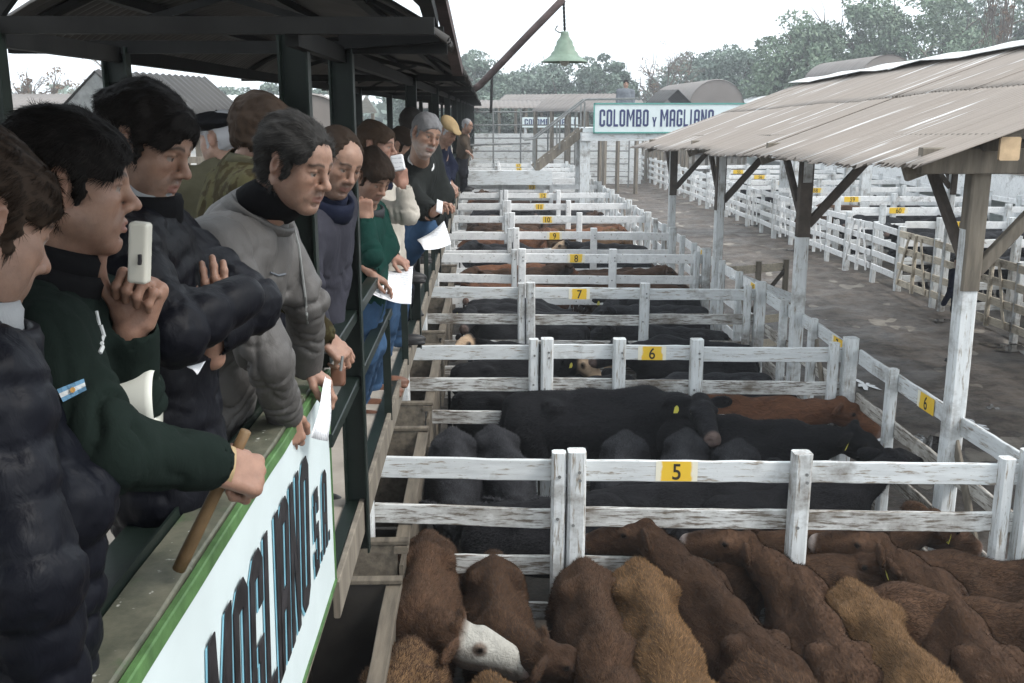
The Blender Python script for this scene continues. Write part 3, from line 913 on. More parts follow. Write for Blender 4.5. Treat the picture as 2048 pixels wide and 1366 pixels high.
sb2 = empty('second_board', (2.2, 60, 0), 'smaller lettered white board COLOMBO MA behind the bridge stair', 'sign')
ya_ = 60.0
pa, pb = V3(2.236, 61.932, 3.201), V3(5.510, 61.980, 3.791)
mb = MB(); mb.box(((pa[0] + pb[0]) / 2, ya_, (pa[2] + pb[2]) / 2), (pb[0] - pa[0], .06, pb[2] - pa[2])); mb.build('board', M['sign_white'], sb2)
for x in (pa[0] + .2, pb[0] - .2):
    mb = MB(); mb.box((x, ya_ + .14, pb[2] / 2), (.15, .15, pb[2])); mb.build('leg', M['post'], sb2)
xx = pa[0] + .14
for ch in "COLOMBO MAGLIANO":
    if ch == ' ':
        xx += .16; continue
    w = {'M': .27, 'I': .12, 'L': .15}.get(ch, .19)
    if xx + w > pb[0]: break
    letter(ch, (xx, ya_ - .035, pa[2] + .15), (1, 0, 0), (0, 0, 1), w, .34, .006, (0, -1, 0), M['navy_paint'], sb2)
    xx += w + .05

# ------------------------------------------------------------------ pens on the far side of the alley
XA = 9.75
ys_ = [16.2 + 3.45 * k for k in range(17)]
for i in range(len(ys_) - 1):
    y0, y1 = ys_[i], ys_[i + 1]
    lab = ('cream gate panel of the far alley fence with two slanting braces, nearest right', 'cream braced gate of the far alley fence behind the second roof post', 'white five railed panel of the far alley fence between roof posts', 'white panel of the far alley fence beyond the third roof post')[i] if i < 4 else 'white railed panel far along the right side of the alley'
    f = empty('far_alley_fence', (XA, y0, 0), lab, 'fence', 'panels along the right side of the alley')
    post_obj('post', XA, y0, 1.55, .15, M['post'], f, seed=i)
    post_obj('post', XA, y0 + 1.55, 1.50, .12, M['post'], f, seed=i + 30)
    mt, mt2 = (M['gate_old'], M['gate_old']) if i < 2 else (M['rail_far'], M['rail_far'])
    sag = .06 if i < 4 else 0
    for q, z in enumerate((1.40, 1.06, .72, .38) if i > 1 else (1.40, 1.05, .68, .30)):
        board('rail', (XA - .07, y0 + .08, z), (XA - .07, y0 + 1.5, z + random.uniform(-.02, .02)), .15, .03, mt, f, seed=i * 9 + q)
        board('rail', (XA - .07, y0 + 1.6, z + random.uniform(-.02, .02)), (XA - .07, y1 - .08, z - sag * random.random()), .15, .03, mt2, f, seed=i * 9 + q + 5)
    for a_, b__ in (((y0 + 1.75), (y0 + 2.15)), ((y0 + 3.25), (y0 + 2.75))):
        board('brace', (XA - .11, a_, .25), (XA - .11, b__, 1.42), .08, .025, mt, f)
    post_obj('stile', XA - .1, y0 + 2.42, 1.46, .08, mt, f, z0=.15)
    if i < 10:
        f2 = empty('far_pen_fence', (XA + 2.6, y0, 0), 'white rail fence across the far pens with yellow number %s' % ('sixty three', 'sixty two')[i] if i < 2 else 'white rail fence across the pens on the far side of the alley', 'fence', 'cross fences of the pens beyond the alley')
        for x in (XA + .9, XA + 2.6, XA + 4.3):
            post_obj('post', x, y0 + .02, 1.75, .15, M['post'], f2, seed=i + int(x))
        for q, z in enumerate((1.58, 1.15, .72, .3)):
            for xa, xb in ((XA + .1, XA + 2.6), (XA + 2.6, XA + 5.6)):
                board('rail', (xa + .005, y0 + .10, z), (xb - .005, y0 + .10, z + random.uniform(-.03, .03)), .16, .032, M['rail_far'] if q < 2 else M['rail_x'], f2, seed=i * 3 + q)
        plate(f2, str(63 - i), (XA + 1.35, y0 + .0825, 1.575), (1, 0, 0), .5, .16, (0, -1, 0))
        f3 = empty('back_pen_fence', (XA + 5.7, y0, 0), 'white railed fence at the back of the far pens', 'fence', 'back fences of the pens beyond the alley')
        for q, z in enumerate((1.6, 1.2, .8, .4)):
            board('rail', (XA + 5.75, y0, z), (XA + 5.75, y1, z), .15, .03, M['rail_far'], f3, seed=i * 3 + q)
        for yy in (y0 + .4, y0 + 2.1):
            post_obj('post', XA + 5.68, yy, 1.8, .13, M['post'], f3, seed=i)
# near right pen beyond the first roof post
f = empty('far_alley_fence', (XA, 12.6, 0), 'white railed panel at the right edge of the photo beyond the nearest roof post', 'fence', 'panels along the right side of the alley')
for y in (12.5, 14.2, 16.0): post_obj('post', XA + .02, y, 1.5, .15, M['post'], f)
for q, z in enumerate((1.40, 1.06, .72, .38)):
    board('rail', (XA - .06, 12.4, z), (XA - .06, 16.1, z), .17, .03, M['rail_y'] if q < 2 else M['rail_y_low'], f, seed=q)
plate(f, '63', (XA - .0775, 14.9, 1.40), (0, -1, 0), .4, .15, (-1, 0, 0))

# second walkway far right: white fascia, dark posts, low roof
w2 = empty('far_walkway', (17, 30, 0), 'white fronted raised walkway with dark posts beyond the far pens', 'walkway')
mb = MB(); mb.box((17.0, 40, 1.75), (.12, 64, .9)); mb.build('fascia', M['rail_far'], w2)
mb = MB(); mb.box((17.9, 40, 2.25), (2.0, 64, .12)); mb.build('floor', M['concrete'], w2)
mb = MB(); mb.box((18.8, 40, 1.1), (.1, 64, 2.2)); mb.build('back_wall', M['sign_white'], w2)
for k in range(16):
    for x in (17.2, 18.6):
        mb = MB(); mb.box((x, 10 + 4 * k, 3.2), (.1, .1, 1.8)); mb.build('post', M['green_metal'], w2)
    mb = MB(); mb.box((18.0, 10.3 + 4 * k, 4.05), (2.4, .08, .08)); mb.build('tie_beam', M['black_metal'], w2)
for z in (2.8, 3.3):
    mb = MB(); mb.bar((17.15, 8, z), (17.15, 72, z), .05, .05); mb.build('rail', M['green_metal'], w2)
for k in range(8):
    vault_sheet('roof_sheet', 8 + 8 * k, 16.1 + 8 * k, 18.0, 1.4, 4.1, 2.2, M['sheet_far'], w2, pitch=.4, amp=.02, per=5, narc=10)
# ------------------------------------------------------------------ smooth solid modelling: distance fields on a grid, meshed by surface nets
def rotm(rx=0, ry=0, rz=0):
    return np.array(Euler((rx, ry, rz)).to_matrix())


class Field:
    def __init__(s, lo, hi, h):
        s.h = h
        s.lo = np.array(lo, float)
        s.n = np.ceil((np.array(hi) - s.lo) / h).astype(int) + 1
        s.D = np.full(s.n, 1.0, np.float32)

    def _sub(s, lo, hi):
        a = np.clip(np.floor((np.array(lo) - s.lo) / s.h).astype(int), 0, s.n)
        b = np.clip(np.ceil((np.array(hi) - s.lo) / s.h).astype(int) + 1, 0, s.n)
        if np.any(b <= a): return None
        ax = [(s.lo[i] + s.h * np.arange(a[i], b[i])).astype(np.float32) for i in range(3)]
        X, Y, Z = np.meshgrid(*ax, indexing='ij', sparse=True)
        return tuple(slice(a[i], b[i]) for i in range(3)), X, Y, Z

    def _mix(s, sl, d, k, op):
        A = s.D[sl]
        d = d.astype(np.float32)
        if op == 'sub':
            d = -d
            if k > 0:
                h = np.maximum(k - np.abs(A - d), 0) / k
                s.D[sl] = np.maximum(A, d) + h * h * k * .25
            else: s.D[sl] = np.maximum(A, d)
        else:
            if k > 0:
                h = np.maximum(k - np.abs(A - d), 0) / k
                s.D[sl] = np.minimum(A, d) - h * h * k * .25
            else: s.D[sl] = np.minimum(A, d)

    def ell(s, c, r, k=.02, rot=None, op='add'):
        r = np.array(r, float); m = (float(r.max()) + k + 3 * s.h) * 1.05
        c = np.array(c, float)
        if rot is None:
            e = r + k + 3 * s.h
            q = s._sub(c - e, c + e)
        else:
            q = s._sub(c - m, c + m)
        if q is None: return s
        sl, X, Y, Z = q
        x, y, z = X - c[0], Y - c[1], Z - c[2]
        if rot is not None:
            R_ = np.asarray(rot).T
            x, y, z = R_[0, 0] * x + R_[0, 1] * y + R_[0, 2] * z, R_[1, 0] * x + R_[1, 1] * y + R_[1, 2] * z, R_[2, 0] * x + R_[2, 1] * y + R_[2, 2] * z
        k0 = np.sqrt((x / r[0]) ** 2 + (y / r[1]) ** 2 + (z / r[2]) ** 2)
        k1 = np.sqrt((x / r[0] ** 2) ** 2 + (y / r[1] ** 2) ** 2 + (z / r[2] ** 2) ** 2) + 1e-6
        s._mix(sl, k0 * (k0 - 1) / k1, k, op)
        return s

    def cone(s, a, b, r1, r2, k=.02, op='add', flat=None):
        """tapered capsule; flat=(axis, factor) squashes the section along a direction"""
        a, b = np.array(a, float), np.array(b, float)
        rm = max(r1, r2) + k + 3 * s.h
        q = s._sub(np.minimum(a, b) - rm, np.maximum(a, b) + rm)
        if q is None: return s
        sl, X, Y, Z = q
        d = b - a; L2 = float(d @ d) + 1e-9
        px, py, pz = X - a[0], Y - a[1], Z - a[2]
        t = np.clip((px * d[0] + py * d[1] + pz * d[2]) / L2, 0, 1)
        ex, ey, ez = px - t * d[0], py - t * d[1], pz - t * d[2]
        if flat is not None:
            n = np.array(flat[0], float); n = n / np.linalg.norm(n)
            e = ex * n[0] + ey * n[1] + ez * n[2]
            g = flat[1] - 1
            ex, ey, ez = ex + g * e * n[0], ey + g * e * n[1], ez + g * e * n[2]
        dist = np.sqrt(ex * ex + ey * ey + ez * ez) - (r1 + (r2 - r1) * t)
        s._mix(sl, dist, k, op)
        return s

    def rbox(s, c, hs, r, rot=None, k=.01, op='add'):
        c = np.array(c, float); hs = np.array(hs, float)
        m = np.linalg.norm(hs) + r + k + 3 * s.h
        q = s._sub(c - m, c + m)
        if q is None: return s
        sl, X, Y, Z = q
        x, y, z = X - c[0], Y - c[1], Z - c[2]
        if rot is not None:
            R_ = np.asarray(rot).T
            x, y, z = R_[0, 0] * x + R_[0, 1] * y + R_[0, 2] * z, R_[1, 0] * x + R_[1, 1] * y + R_[1, 2] * z, R_[2, 0] * x + R_[2, 1] * y + R_[2, 2] * z
        qx, qy, qz = np.abs(x) - hs[0] + r, np.abs(y) - hs[1] + r, np.abs(z) - hs[2] + r
        d = np.sqrt(np.maximum(qx, 0) ** 2 + np.maximum(qy, 0) ** 2 + np.maximum(qz, 0) ** 2) + np.minimum(np.maximum(qx, np.maximum(qy, qz)), 0) - r
        s._mix(sl, d, k, op)
        return s

    def half(s, p, nrm, k=.01):
        """cut away everything on the side the normal points to"""
        q = s._sub(s.lo, s.lo + s.n * s.h); sl, X, Y, Z = q
        n = np.array(nrm, float); n /= np.linalg.norm(n)
        d = -((X - p[0]) * n[0] + (Y - p[1]) * n[1] + (Z - p[2]) * n[2])
        s._mix(sl, d + 0 * s.D[:1, :1, :1], k, 'sub')
        return s

    def mesh(s):
        D = s.D; ins = D < 0
        nx, ny, nz = D.shape
        cnt = np.zeros((nx - 1, ny - 1, nz - 1), np.uint8)
        for i in (0, 1):
            for j in (0, 1):
                for k in (0, 1):
                    cnt += ins[i:nx - 1 + i, j:ny - 1 + j, k:nz - 1 + k]
        act = (cnt > 0) & (cnt < 8)
        I, J, K = np.nonzero(act)
        ids = np.full(act.shape, -1, np.int32); ids[I, J, K] = np.arange(len(I))
        pos = np.zeros((len(I), 3)); num = np.zeros(len(I))
        C = [(i, j, k) for i in (0, 1) for j in (0, 1) for k in (0, 1)]
        vals = {c: D[I + c[0], J + c[1], K + c[2]] for c in C}
        for a in C:
            for ax in range(3):
                if a[ax] == 0:
                    b = list(a); b[ax] = 1; b = tuple(b)
                    va, vb = vals[a], vals[b]
                    cr = (va < 0) != (vb < 0)
                    t = np.where(cr, va / np.where(cr, va - vb, 1), 0)
                    p = np.array(a, float)[None, :].repeat(len(I), 0); p[:, ax] += t
                    pos += p * cr[:, None]; num += cr
        V = (np.stack([I, J, K], 1) + pos / np.maximum(num, 1)[:, None]) * s.h + s.lo
        Q = []
        for ax in range(3):
            sl0 = [slice(1, -1)] * 3; sl1 = [slice(1, -1)] * 3
            sl0[ax] = slice(0, -1); sl1[ax] = slice(1, None)
            A, B = ins[tuple(sl0)], ins[tuple(sl1)]
            for sign in (0, 1):
                e = (A & ~B) if sign == 0 else (~A & B)
                i, j, k = np.nonzero(e)
                base = [i + 1, j + 1, k + 1]; base[ax] = base[ax] - 1
                u, v = (ax + 1) % 3, (ax + 2) % 3
                def cell(du, dv):
                    c = [base[0].copy(), base[1].copy(), base[2].copy()]
                    c[u] -= du; c[v] -= dv
                    return ids[c[0], c[1], c[2]]
                q = np.stack([cell(1, 1), cell(0, 1), cell(0, 0), cell(1, 0)], 1)
                Q.append(q if sign == 0 else q[:, ::-1])
        Q = np.concatenate(Q)
        Q = Q[(Q >= 0).all(1)]
        return V, Q


def vnoise(Pn, scale, seed=0):
    """cheap smooth 3D value noise in [-1, 1]"""
    p = np.asarray(Pn, np.float32) * scale
    i = np.floor(p).astype(np.int64); f = p - i; f = f * f * (3 - 2 * f)
    def hsh(a, b, c):
        n = (a * 374761393 + b * 668265263 + c * 2147483647 + seed * 1274126177) & 0xffffffff
        n = ((n ^ (n >> 13)) * 1274126177) & 0xffffffff
        n = n ^ (n >> 16)
        return (n & 0xffff) / 32767.5 - 1
    out = 0
    for a in (0, 1):
        for b in (0, 1):
            for c in (0, 1):
                w = (f[..., 0] if a else 1 - f[..., 0]) * (f[..., 1] if b else 1 - f[..., 1]) * (f[..., 2] if c else 1 - f[..., 2])
                out = out + w * hsh(i[..., 0] + a, i[..., 1] + b, i[..., 2] + c)
    return out


def vert_normals(V, Q):
    a, b, c = V[Q[:, 0]], V[Q[:, 1]], V[Q[:, 2]]
    fn = np.cross(b - a, c - a)
    n = np.zeros_like(V)
    for k in range(Q.shape[1]): np.add.at(n, Q[:, k], fn)
    return n / (np.linalg.norm(n, axis=1)[:, None] + 1e-12)


def relax(V, Q, it=2, lam=.5):
    for _ in range(it):
        s = np.zeros_like(V); c = np.zeros(len(V))
        for k in range(4):
            a, b = Q[:, k], Q[:, (k + 1) % 4]
            np.add.at(s, a, V[b]); np.add.at(c, a, 1)
            np.add.at(s, b, V[a]); np.add.at(c, b, 1)
        V = V + lam * (s / np.maximum(c, 1)[:, None] - V)
    return V


def strands(V, Q, Nn, n, flow, length, width, lift, seed, mask=None, jitter=.35, curl=0.0, tri=True):
    """many fine tapered hairs rooted on a surface: returns verts, faces"""
    r = np.random.default_rng(seed)
    a = V[Q]; area = np.linalg.norm(np.cross(a[:, 1] - a[:, 0], a[:, 3] - a[:, 0]), axis=1)
    cen = a.mean(1)
    if mask is not None: area = area * mask(cen)
    f = r.choice(len(Q), n, p=area / area.sum())
    w = r.random((n, 2))
    p = (a[f, 0] * ((1 - w[:, :1]) * (1 - w[:, 1:])) + a[f, 1] * (w[:, :1] * (1 - w[:, 1:])) + a[f, 2] * (w[:, :1] * w[:, 1:]) + a[f, 3] * ((1 - w[:, :1]) * w[:, 1:]))
    nn = Nn[Q[f]].mean(1); nn /= np.linalg.norm(nn, axis=1)[:, None] + 1e-9
    d = flow(p, nn) + r.normal(0, jitter, (n, 3))
    d = d - nn * (d * nn).sum(1)[:, None]
    d /= np.linalg.norm(d, axis=1)[:, None] + 1e-9
    L = (length * r.uniform(.55, 1.25, n))[:, None]
    side = np.cross(nn, d); side = side * width
    p0 = p - nn * width * 2
    tip = p0 + d * L + nn * L * (lift * r.uniform(.4, 1.3, n)[:, None])
    if tri:
        Vh = np.stack([p0 - side, p0 + side, tip], 1).reshape(-1, 3)
        return Vh, np.arange(n * 3).reshape(n, 3)
    mid = p0 + d * L * .5 + nn * L * (lift * .75)
    Vh = np.stack([p0 - side, p0 + side, mid + side * .8, mid - side * .8, tip + side * .2, tip - side * .2], 1).reshape(-1, 3)
    b = np.arange(n)[:, None] * 6
    F = np.concatenate([b + np.array([[0, 1, 2, 3]]), b + np.array([[3, 2, 4, 5]])])
    return Vh, F


# ------------------------------------------------------------------ cattle
def dirv(yaw, pitch):
    """yaw 0 = +Y, positive to the animal's left (-X)"""
    return np.array([-math.sin(yaw) * math.cos(pitch), math.cos(yaw) * math.cos(pitch), math.sin(pitch)])


def cow_shape(yaw, pitch, poll_z, h, seed=0, neck_yaw=None):
    xr = .62 if abs(yaw) < .7 else 1.10
    F = Field((-xr if yaw > -.3 else -.62, -1.15, -.03), (xr if yaw < .3 else .62, 1.95, 1.7), h)
    K = .10
    F.ell((0, .02, .77), (.30, .66, .335), K)
    F.ell((0, -.50, .86), (.245, .36, .27), K)
    F.ell((0, .46, .86), (.215, .32, .34), K)
    F.ell((0, .60, .70), (.14, .16, .22), K)
    F.cone((0, -.74, 1.085), (0, -.1, 1.115), .045, .045, .15); F.cone((0, -.1, 1.115), (0, .50, 1.15), .045, .05, .15)
    for sx in (-1, 1):
        F.ell((sx * .155, .44, 1.02), (.045, .16, .10), .08)
        F.ell((sx * .25, -.22, 1.02), (.07, .12, .05), .09, None, 'sub')
        F.ell((sx * .20, .26, 1.10), (.05, .10, .06), .09, None, 'sub')
    F.ell((.17, -.42, 1.06), (.06, .085, .06), .08); F.ell((-.17, -.42, 1.06), (.06, .085, .06), .08)
    F.ell((0, -.80, 1.05), (.07, .08, .06), .10)
    for sx in (-1, 1):
        F.ell((sx * .13, -.68, .84), (.13, .20, .24), .08)
        F.cone((sx * .16, .46, .72), (sx * .15, .50, .36), .105, .058, .06)
        F.cone((sx * .15, .50, .36), (sx * .15, .48, .09), .05, .04, .03)
        F.cone((sx * .15, .49, .07), (sx * .15, .52, .02), .05, .062, .02)
        F.cone((sx * .16, -.62, .74), (sx * .17, -.54, .56), .13, .09, .06)
        F.cone((sx * .17, -.56, .58), (sx * .16, -.76, .42), .085, .055, .05)
        F.cone((sx * .16, -.76, .42), (sx * .16, -.72, .09), .05, .04, .03)
        F.cone((sx * .16, -.71, .07), (sx * .16, -.67, .02), .05, .062, .02)
    F.cone((0, -.86, 1.04), (0, -.93, .80), .035, .025, .05)
    F.cone((0, -.93, .80), (0, -.92, .38), .024, .035, .03)
    ny = yaw * .55 if neck_yaw is None else neck_yaw
    nd = dirv(ny, 0)
    poll = np.array([0, .52, 0]) + nd * .52 + np.array([0, 0, poll_z])
    F.cone((0, .46, .92), poll * .55 + np.array([0, .50, .94]) * .45, .20, .145, .12, flat=((1, 0, 0), 1.12))
    F.cone(poll * .55 + np.array([0, .50, .94]) * .45, poll + np.array([0, 0, -.03]), .15, .105, .09)
    fd = dirv(yaw, pitch)
    lat = np.cross(fd, np.array([0, 0, 1.0])); lat /= np.linalg.norm(lat)      # animal's right
    up = np.cross(lat, fd)
    RM = np.stack([lat, fd, up], 1)
    HS = 1.13
    T = lambda x, y, z: poll + (lat * x + fd * y + up * z) * HS
    _e, _c = F.ell, F.cone
    hE = lambda c, r, k=.02, rot=None, op='add': _e(c, np.array(r) * HS, k, rot, op)
    hC = lambda a, b, r1, r2, k=.02, op='add', flat=None: _c(a, b, r1 * HS, r2 * HS, k, op, flat)
    F.ell, F.cone = hE, hC
    F.ell(T(0, .07, -.02), (.112, .17, .105), .05, RM)
    F.cone(T(0, .10, -.01), T(0, .40, -.055), .098, .066, .05, flat=(lat, 1.08))
    F.cone(T(0, .06, -.10), T(0, .36, -.115), .075, .048, .05)
    F.ell(T(0, .415, -.075), (.072, .05, .062), .03, RM)
    F.ell(T(0, .0, .075), (.07, .06, .045), .04, RM)
    F.cone(T(0, .13, .075), T(0, .34, .0), .04, .03, .04)
    for sx in (-1, 1):
        F.ell(T(sx * .093, .135, .032), (.03, .038, .028), .025, RM)
        F.ell(T(sx * .032, .462, -.052), (.013, .016, .014), .012, RM, 'sub')
        F.ell(T(sx * .104, .135, .026), (.015, .019, .014), .004, RM)
        er = rotm(0, sx * R(-12 if sx > 0 else -12), sx * R(20))
        F.ell(T(sx * .185, -.02, .018), (.118, .026, .062), .025, RM @ rotm(0, R(14) * sx, R(-16) * sx))
        F.ell(T(sx * .205, .014, .015), (.085, .016, .036), .01, RM @ rotm(0, R(14) * sx, R(-16) * sx), 'sub')
    F.cone(T(-.045, .44, -.105), T(.045, .44, -.105), .006, .006, .008, 'sub')
    F.ell, F.cone = _e, _c
    V, Q = F.mesh()
    V = relax(V, Q, 1, .4)
    nz = vnoise(V, 9, seed) * .006 + vnoise(V, 3, seed + 1) * .012
    Nn = vert_normals(V, Q)
    V = V + Nn * nz[:, None]
    # painted markings by place on the head: blaze, muzzle, inner ear, eye
    rel = (V - poll) / HS
    hx, hy, hz = rel @ lat, rel @ fd, rel @ up
    face = np.clip((hy - .0) / .05, 0, 1) * np.clip((.135 - np.abs(hx)) / .03, 0, 1) * (hy > -.02) * (hy < .6) * (np.abs(hz) < .22)
    muz = np.clip((hy - .405) / .03, 0, 1) * (np.abs(hx) < .1) * (np.abs(hz) < .2)
    de = np.minimum(np.linalg.norm(V - T(.112, .14, .027), axis=1), np.linalg.norm(V - T(-.112, .14, .027), axis=1))
    eye = np.clip((.028 - de) / .008, 0, 1)
    ring = np.clip((.062 - de) / .02, 0, 1)
    face = face * (1 - .75 * ring) * np.clip((hz + .10) / .05, .25, 1)
    colr = np.stack([face, muz, eye], 1)
    ears = {sx: (T(sx * .20, .022, -.005), RM) for sx in (-1, 1)}
    nose = [T(sx * .032, .47, -.052) for sx in (-1, 1)]
    return V, Q, colr, ears, (poll, fd)


def hide_mat(name, c1, c2, face=None, muzzle=(.16, .115, .10), streak=1.0):
    m, nt, b = new_mat(name)
    oi = nt.nodes.new("ShaderNodeObjectInfo")
    n1 = noise(nt, 3.0, 5, .6, coord='obj')
    n2 = noise(nt, 26, 5, .7, (1, .35, 1), coord='obj', dist=.6)
    a = ramp(nt, n1, [(.3, c1), (.7, c2)])
    st = ramp(nt, n2, [(.35, tuple(x * .55 for x in c1)), (.65, tuple(min(1, x * 1.25) for x in c2))])
    c = mixc(nt, .5 * streak, a.outputs[0], st.outputs[0])
    hsv = nt.nodes.new("ShaderNodeHueSaturation")
    mr = nt.nodes.new("ShaderNodeMapRange"); mr.inputs['To Min'].default_value = .62; mr.inputs['To Max'].default_value = 1.45
    nt.links.new(oi.outputs['Random'], mr.inputs[0]); nt.links.new(mr.outputs[0], hsv.inputs['Value'])
    nt.links.new(c, hsv.inputs['Color'])
    c = hsv.outputs[0]
    at = nt.nodes.new("ShaderNodeAttribute"); at.attribute_name = "Col"
    sp = nt.nodes.new("ShaderNodeSeparateColor"); nt.links.new(at.outputs['Color'], sp.inputs[0])
    if face is not None:
        fm = nt.nodes.new("ShaderNodeMath"); fm.operation = 'MULTIPLY'
        fr_ = ramp(nt, noise(nt, 7, 4, .6, coord='obj'), [(.22, .2), (.4, 1)])
        nt.links.new(sp.outputs[0], fm.inputs[0]); nt.links.new(fr_.outputs[0], fm.inputs[1])
        c = mixc(nt, fm.outputs[0], c, face)
    mz = nt.nodes.new("ShaderNodeMath"); mz.operation = 'MULTIPLY'; mz.inputs[1].default_value = .8
    nt.links.new(sp.outputs[1], mz.inputs[0])
    c = mixc(nt, mz.outputs[0], c, muzzle)
    c = mixc(nt, sp.outputs[2], c, (.008, .006, .005))
    nt.links.new(c, b.inputs['Base Color'])
    rg = nt.nodes.new("ShaderNodeMapRange"); rg.inputs['To Min'].default_value = .8; rg.inputs['To Max'].default_value = .15
    nt.links.new(sp.outputs[2], rg.inputs[0]); nt.links.new(rg.outputs[0], b.inputs['Roughness'])
    b.inputs['Specular IOR Level'].default_value = .12
    b.inputs['Sheen Weight'].default_value = .02
    b.inputs['Sheen Roughness'].default_value = .5
    bump(nt, b, n2, .8, .03)
    return m


BR1, BR2 = (.036, .0185, .0110), (.070, .0385, .0225)
M['hide_brown'] = hide_mat('brown_hide', BR1, BR2)
M['hide_tan'] = hide_mat('tan_hide', (.070, .039, .019), (.115, .066, .031))
M['hide_whiteface'] = hide_mat('brown_hide_white_face', BR1, BR2, face=(.40, .385, .345), muzzle=(.36, .25, .22))
M['hide_palenose'] = hide_mat('brown_hide_pale_nose', BR1, BR2, muzzle=(.50, .42, .38))
M['hide_black'] = hide_mat('black_hide', (.0045, .0046, .0054), (.010, .010, .0118))
M['hide_grey'] = hide_mat('grey_black_hide', (.009, .0092, .0105), (.020, .0205, .023))
M['hide_black_face'] = hide_mat('black_hide_tan_face', (.0045, .0046, .0054), (.010, .010, .0118), face=(.42, .30, .20))
M['hide_red'] = hide_mat('red_hide', (.085, .036, .019), (.14, .064, .034))
M['hide_red_face'] = hide_mat('red_hide_white_face', (.085, .036, .019), (.14, .064, .034), face=(.6, .57, .5), muzzle=(.4, .28, .25))
def hair_mat(name, c):
    m, nt, b = new_mat(name)
    g = nt.nodes.new("ShaderNodeNewGeometry")
    r = ramp(nt, g.outputs['Random Per Island'], [(0, tuple(x * .45 for x in c)), (.6, c), (1, tuple(min(1, x * 1.6) for x in c))])
    oi = nt.nodes.new("ShaderNodeObjectInfo")
    hv = nt.nodes.new("ShaderNodeHueSaturation"); mr = nt.nodes.new("ShaderNodeMapRange")
    mr.inputs['To Min'].default_value = .75; mr.inputs['To Max'].default_value = 1.25
    nt.links.new(oi.outputs['Random'], mr.inputs[0]); nt.links.new(mr.outputs[0], hv.inputs['Value'])
    nt.links.new(r.outputs[0], hv.inputs['Color'])
    nt.links.new(hv.outputs[0], b.inputs['Base Color'])
    b.inputs['Roughness'].default_value = .75
    b.inputs['Specular IOR Level'].default_value = .12
    return m
M['coat_brown'] = hair_mat('brown_coat_hair', (.066, .037, .0215))
M['coat_tan'] = hair_mat('tan_coat_hair', (.120, .068, .032))
M['coat_black'] = hair_mat('black_coat_hair', (.016, .016, .018))
M['coat_grey'] = hair_mat('grey_black_coat_hair', (.026, .026, .029))

COW = {}
POSES = {'ahead': (0, R(-22), 1.16, None), 'left': (R(82), R(-14), 1.13, R(34)), 'right': (R(-82), R(-14), 1.13, R(-34)),
         'up': (R(18), R(-6), 1.30, R(8)), 'down': (R(-14), R(-50), .92, R(-6)), 'halfleft': (R(62), R(-8), 1.24, R(20)), 'reach': (R(70), R(3), 1.20, R(34))}
def cow_flow(p, n):
    d = np.zeros_like(p); d[:, 1] = -1; d[:, 2] = -.55 * np.clip((1.15 - p[:, 2]) * 2.2, 0, 1.5)
    return d
for i, (nm, (yw, pt, pz, ny)) in enumerate(POSES.items()):
    V, Q, C, ears, (pl_, fd_) = cow_shape(yw, pt, pz, .017, i, ny)
    me = mesh_np('cattle_body', V, Q, True, C)
    Nn = vert_normals(V, Q)
    Vh, Fh = strands(V, Q, Nn, 26000, cow_flow, .040, .0026, .50, i, mask=lambda c: ((c[:, 2] > .55) & (((c - pl_) @ fd_ < .0) | (np.linalg.norm(c - pl_, axis=1) > .62))).astype(float))
    coat = mesh_np('coat', Vh, Fh)
    tags = []
    for sx in (-1, 1):
        c, RM = ears[sx]
        a = np.array([[-.02, 0, 0], [.02, 0, 0], [.026, .004, -.055], [-.026, .004, -.055], [-.006, 0, .022], [.006, 0, .022]])
        back = a + np.array([0, -.004, 0])
        w = c + np.concatenate([a, back]) @ RM.T
        tags.append(mesh_np('ear_tag', w, [(0, 3, 2, 1), (0, 1, 5, 4), (6, 7, 8, 9), (6, 10, 11, 7), (0, 6, 9, 3), (1, 2, 8, 7), (3, 9, 8, 2)]))
        tags[-1].materials.append(M['tag_yellow'])
    V2, Q2, C2, _, _ = cow_shape(yw, pt, pz, .034, i, ny)
    COW[nm] = (me, coat, tags, mesh_np('cattle_body_far', V2, Q2, True, C2))


def cow(x, y, head_deg, pose, mat, label, group, s=.92, coat=None, tag_side=(1,), far=False, zs=1.0, cat='steer', nm='steer'):
    """head_deg: 0 = facing +Y, positive turns to the left"""
    me = COW[pose][3 if far else 0]
    o = bpy.data.objects.new(nm, me)
    COL.objects.link(o)
    if not len(me.materials): me.materials.append(M['hide_brown'])
    o.material_slots[0].link = 'OBJECT'; o.material_slots[0].material = mat
    o.location = (x, y, 0); o.rotation_euler = (0, 0, R(head_deg)); o.scale = (s * 1.02, s, s * zs)
    tag(o, label, cat, group)
    if coat is not None:
        cm = COW[pose][1]
        c = bpy.data.objects.new('coat', cm); COL.objects.link(c); c.parent = o
        if not len(cm.materials): cm.materials.append(M['coat_brown'])
        c.material_slots[0].link = 'OBJECT'; c.material_slots[0].material = coat
    if not far:
        for sd in tag_side:
            t = bpy.data.objects.new('ear_tag', COW[pose][2][0 if sd < 0 else 1]); COL.objects.link(t); t.parent = o
    return o


def cow_between(rump, withers, pose, mat, label, group, s=.92, coat=None, tag_side=(1,), zs=1.0):
    a, b = np.array(rump), np.array(withers)
    d = b - a
    deg = math.degrees(math.atan2(-d[0], d[1]))
    # rump anchor lies .8 behind the origin
    u = d / np.linalg.norm(d)
    o = a + u * .74 * s
    return cow(float(o[0]), float(o[1]), deg, pose, mat, label, group, s, coat, tag_side, zs=zs)

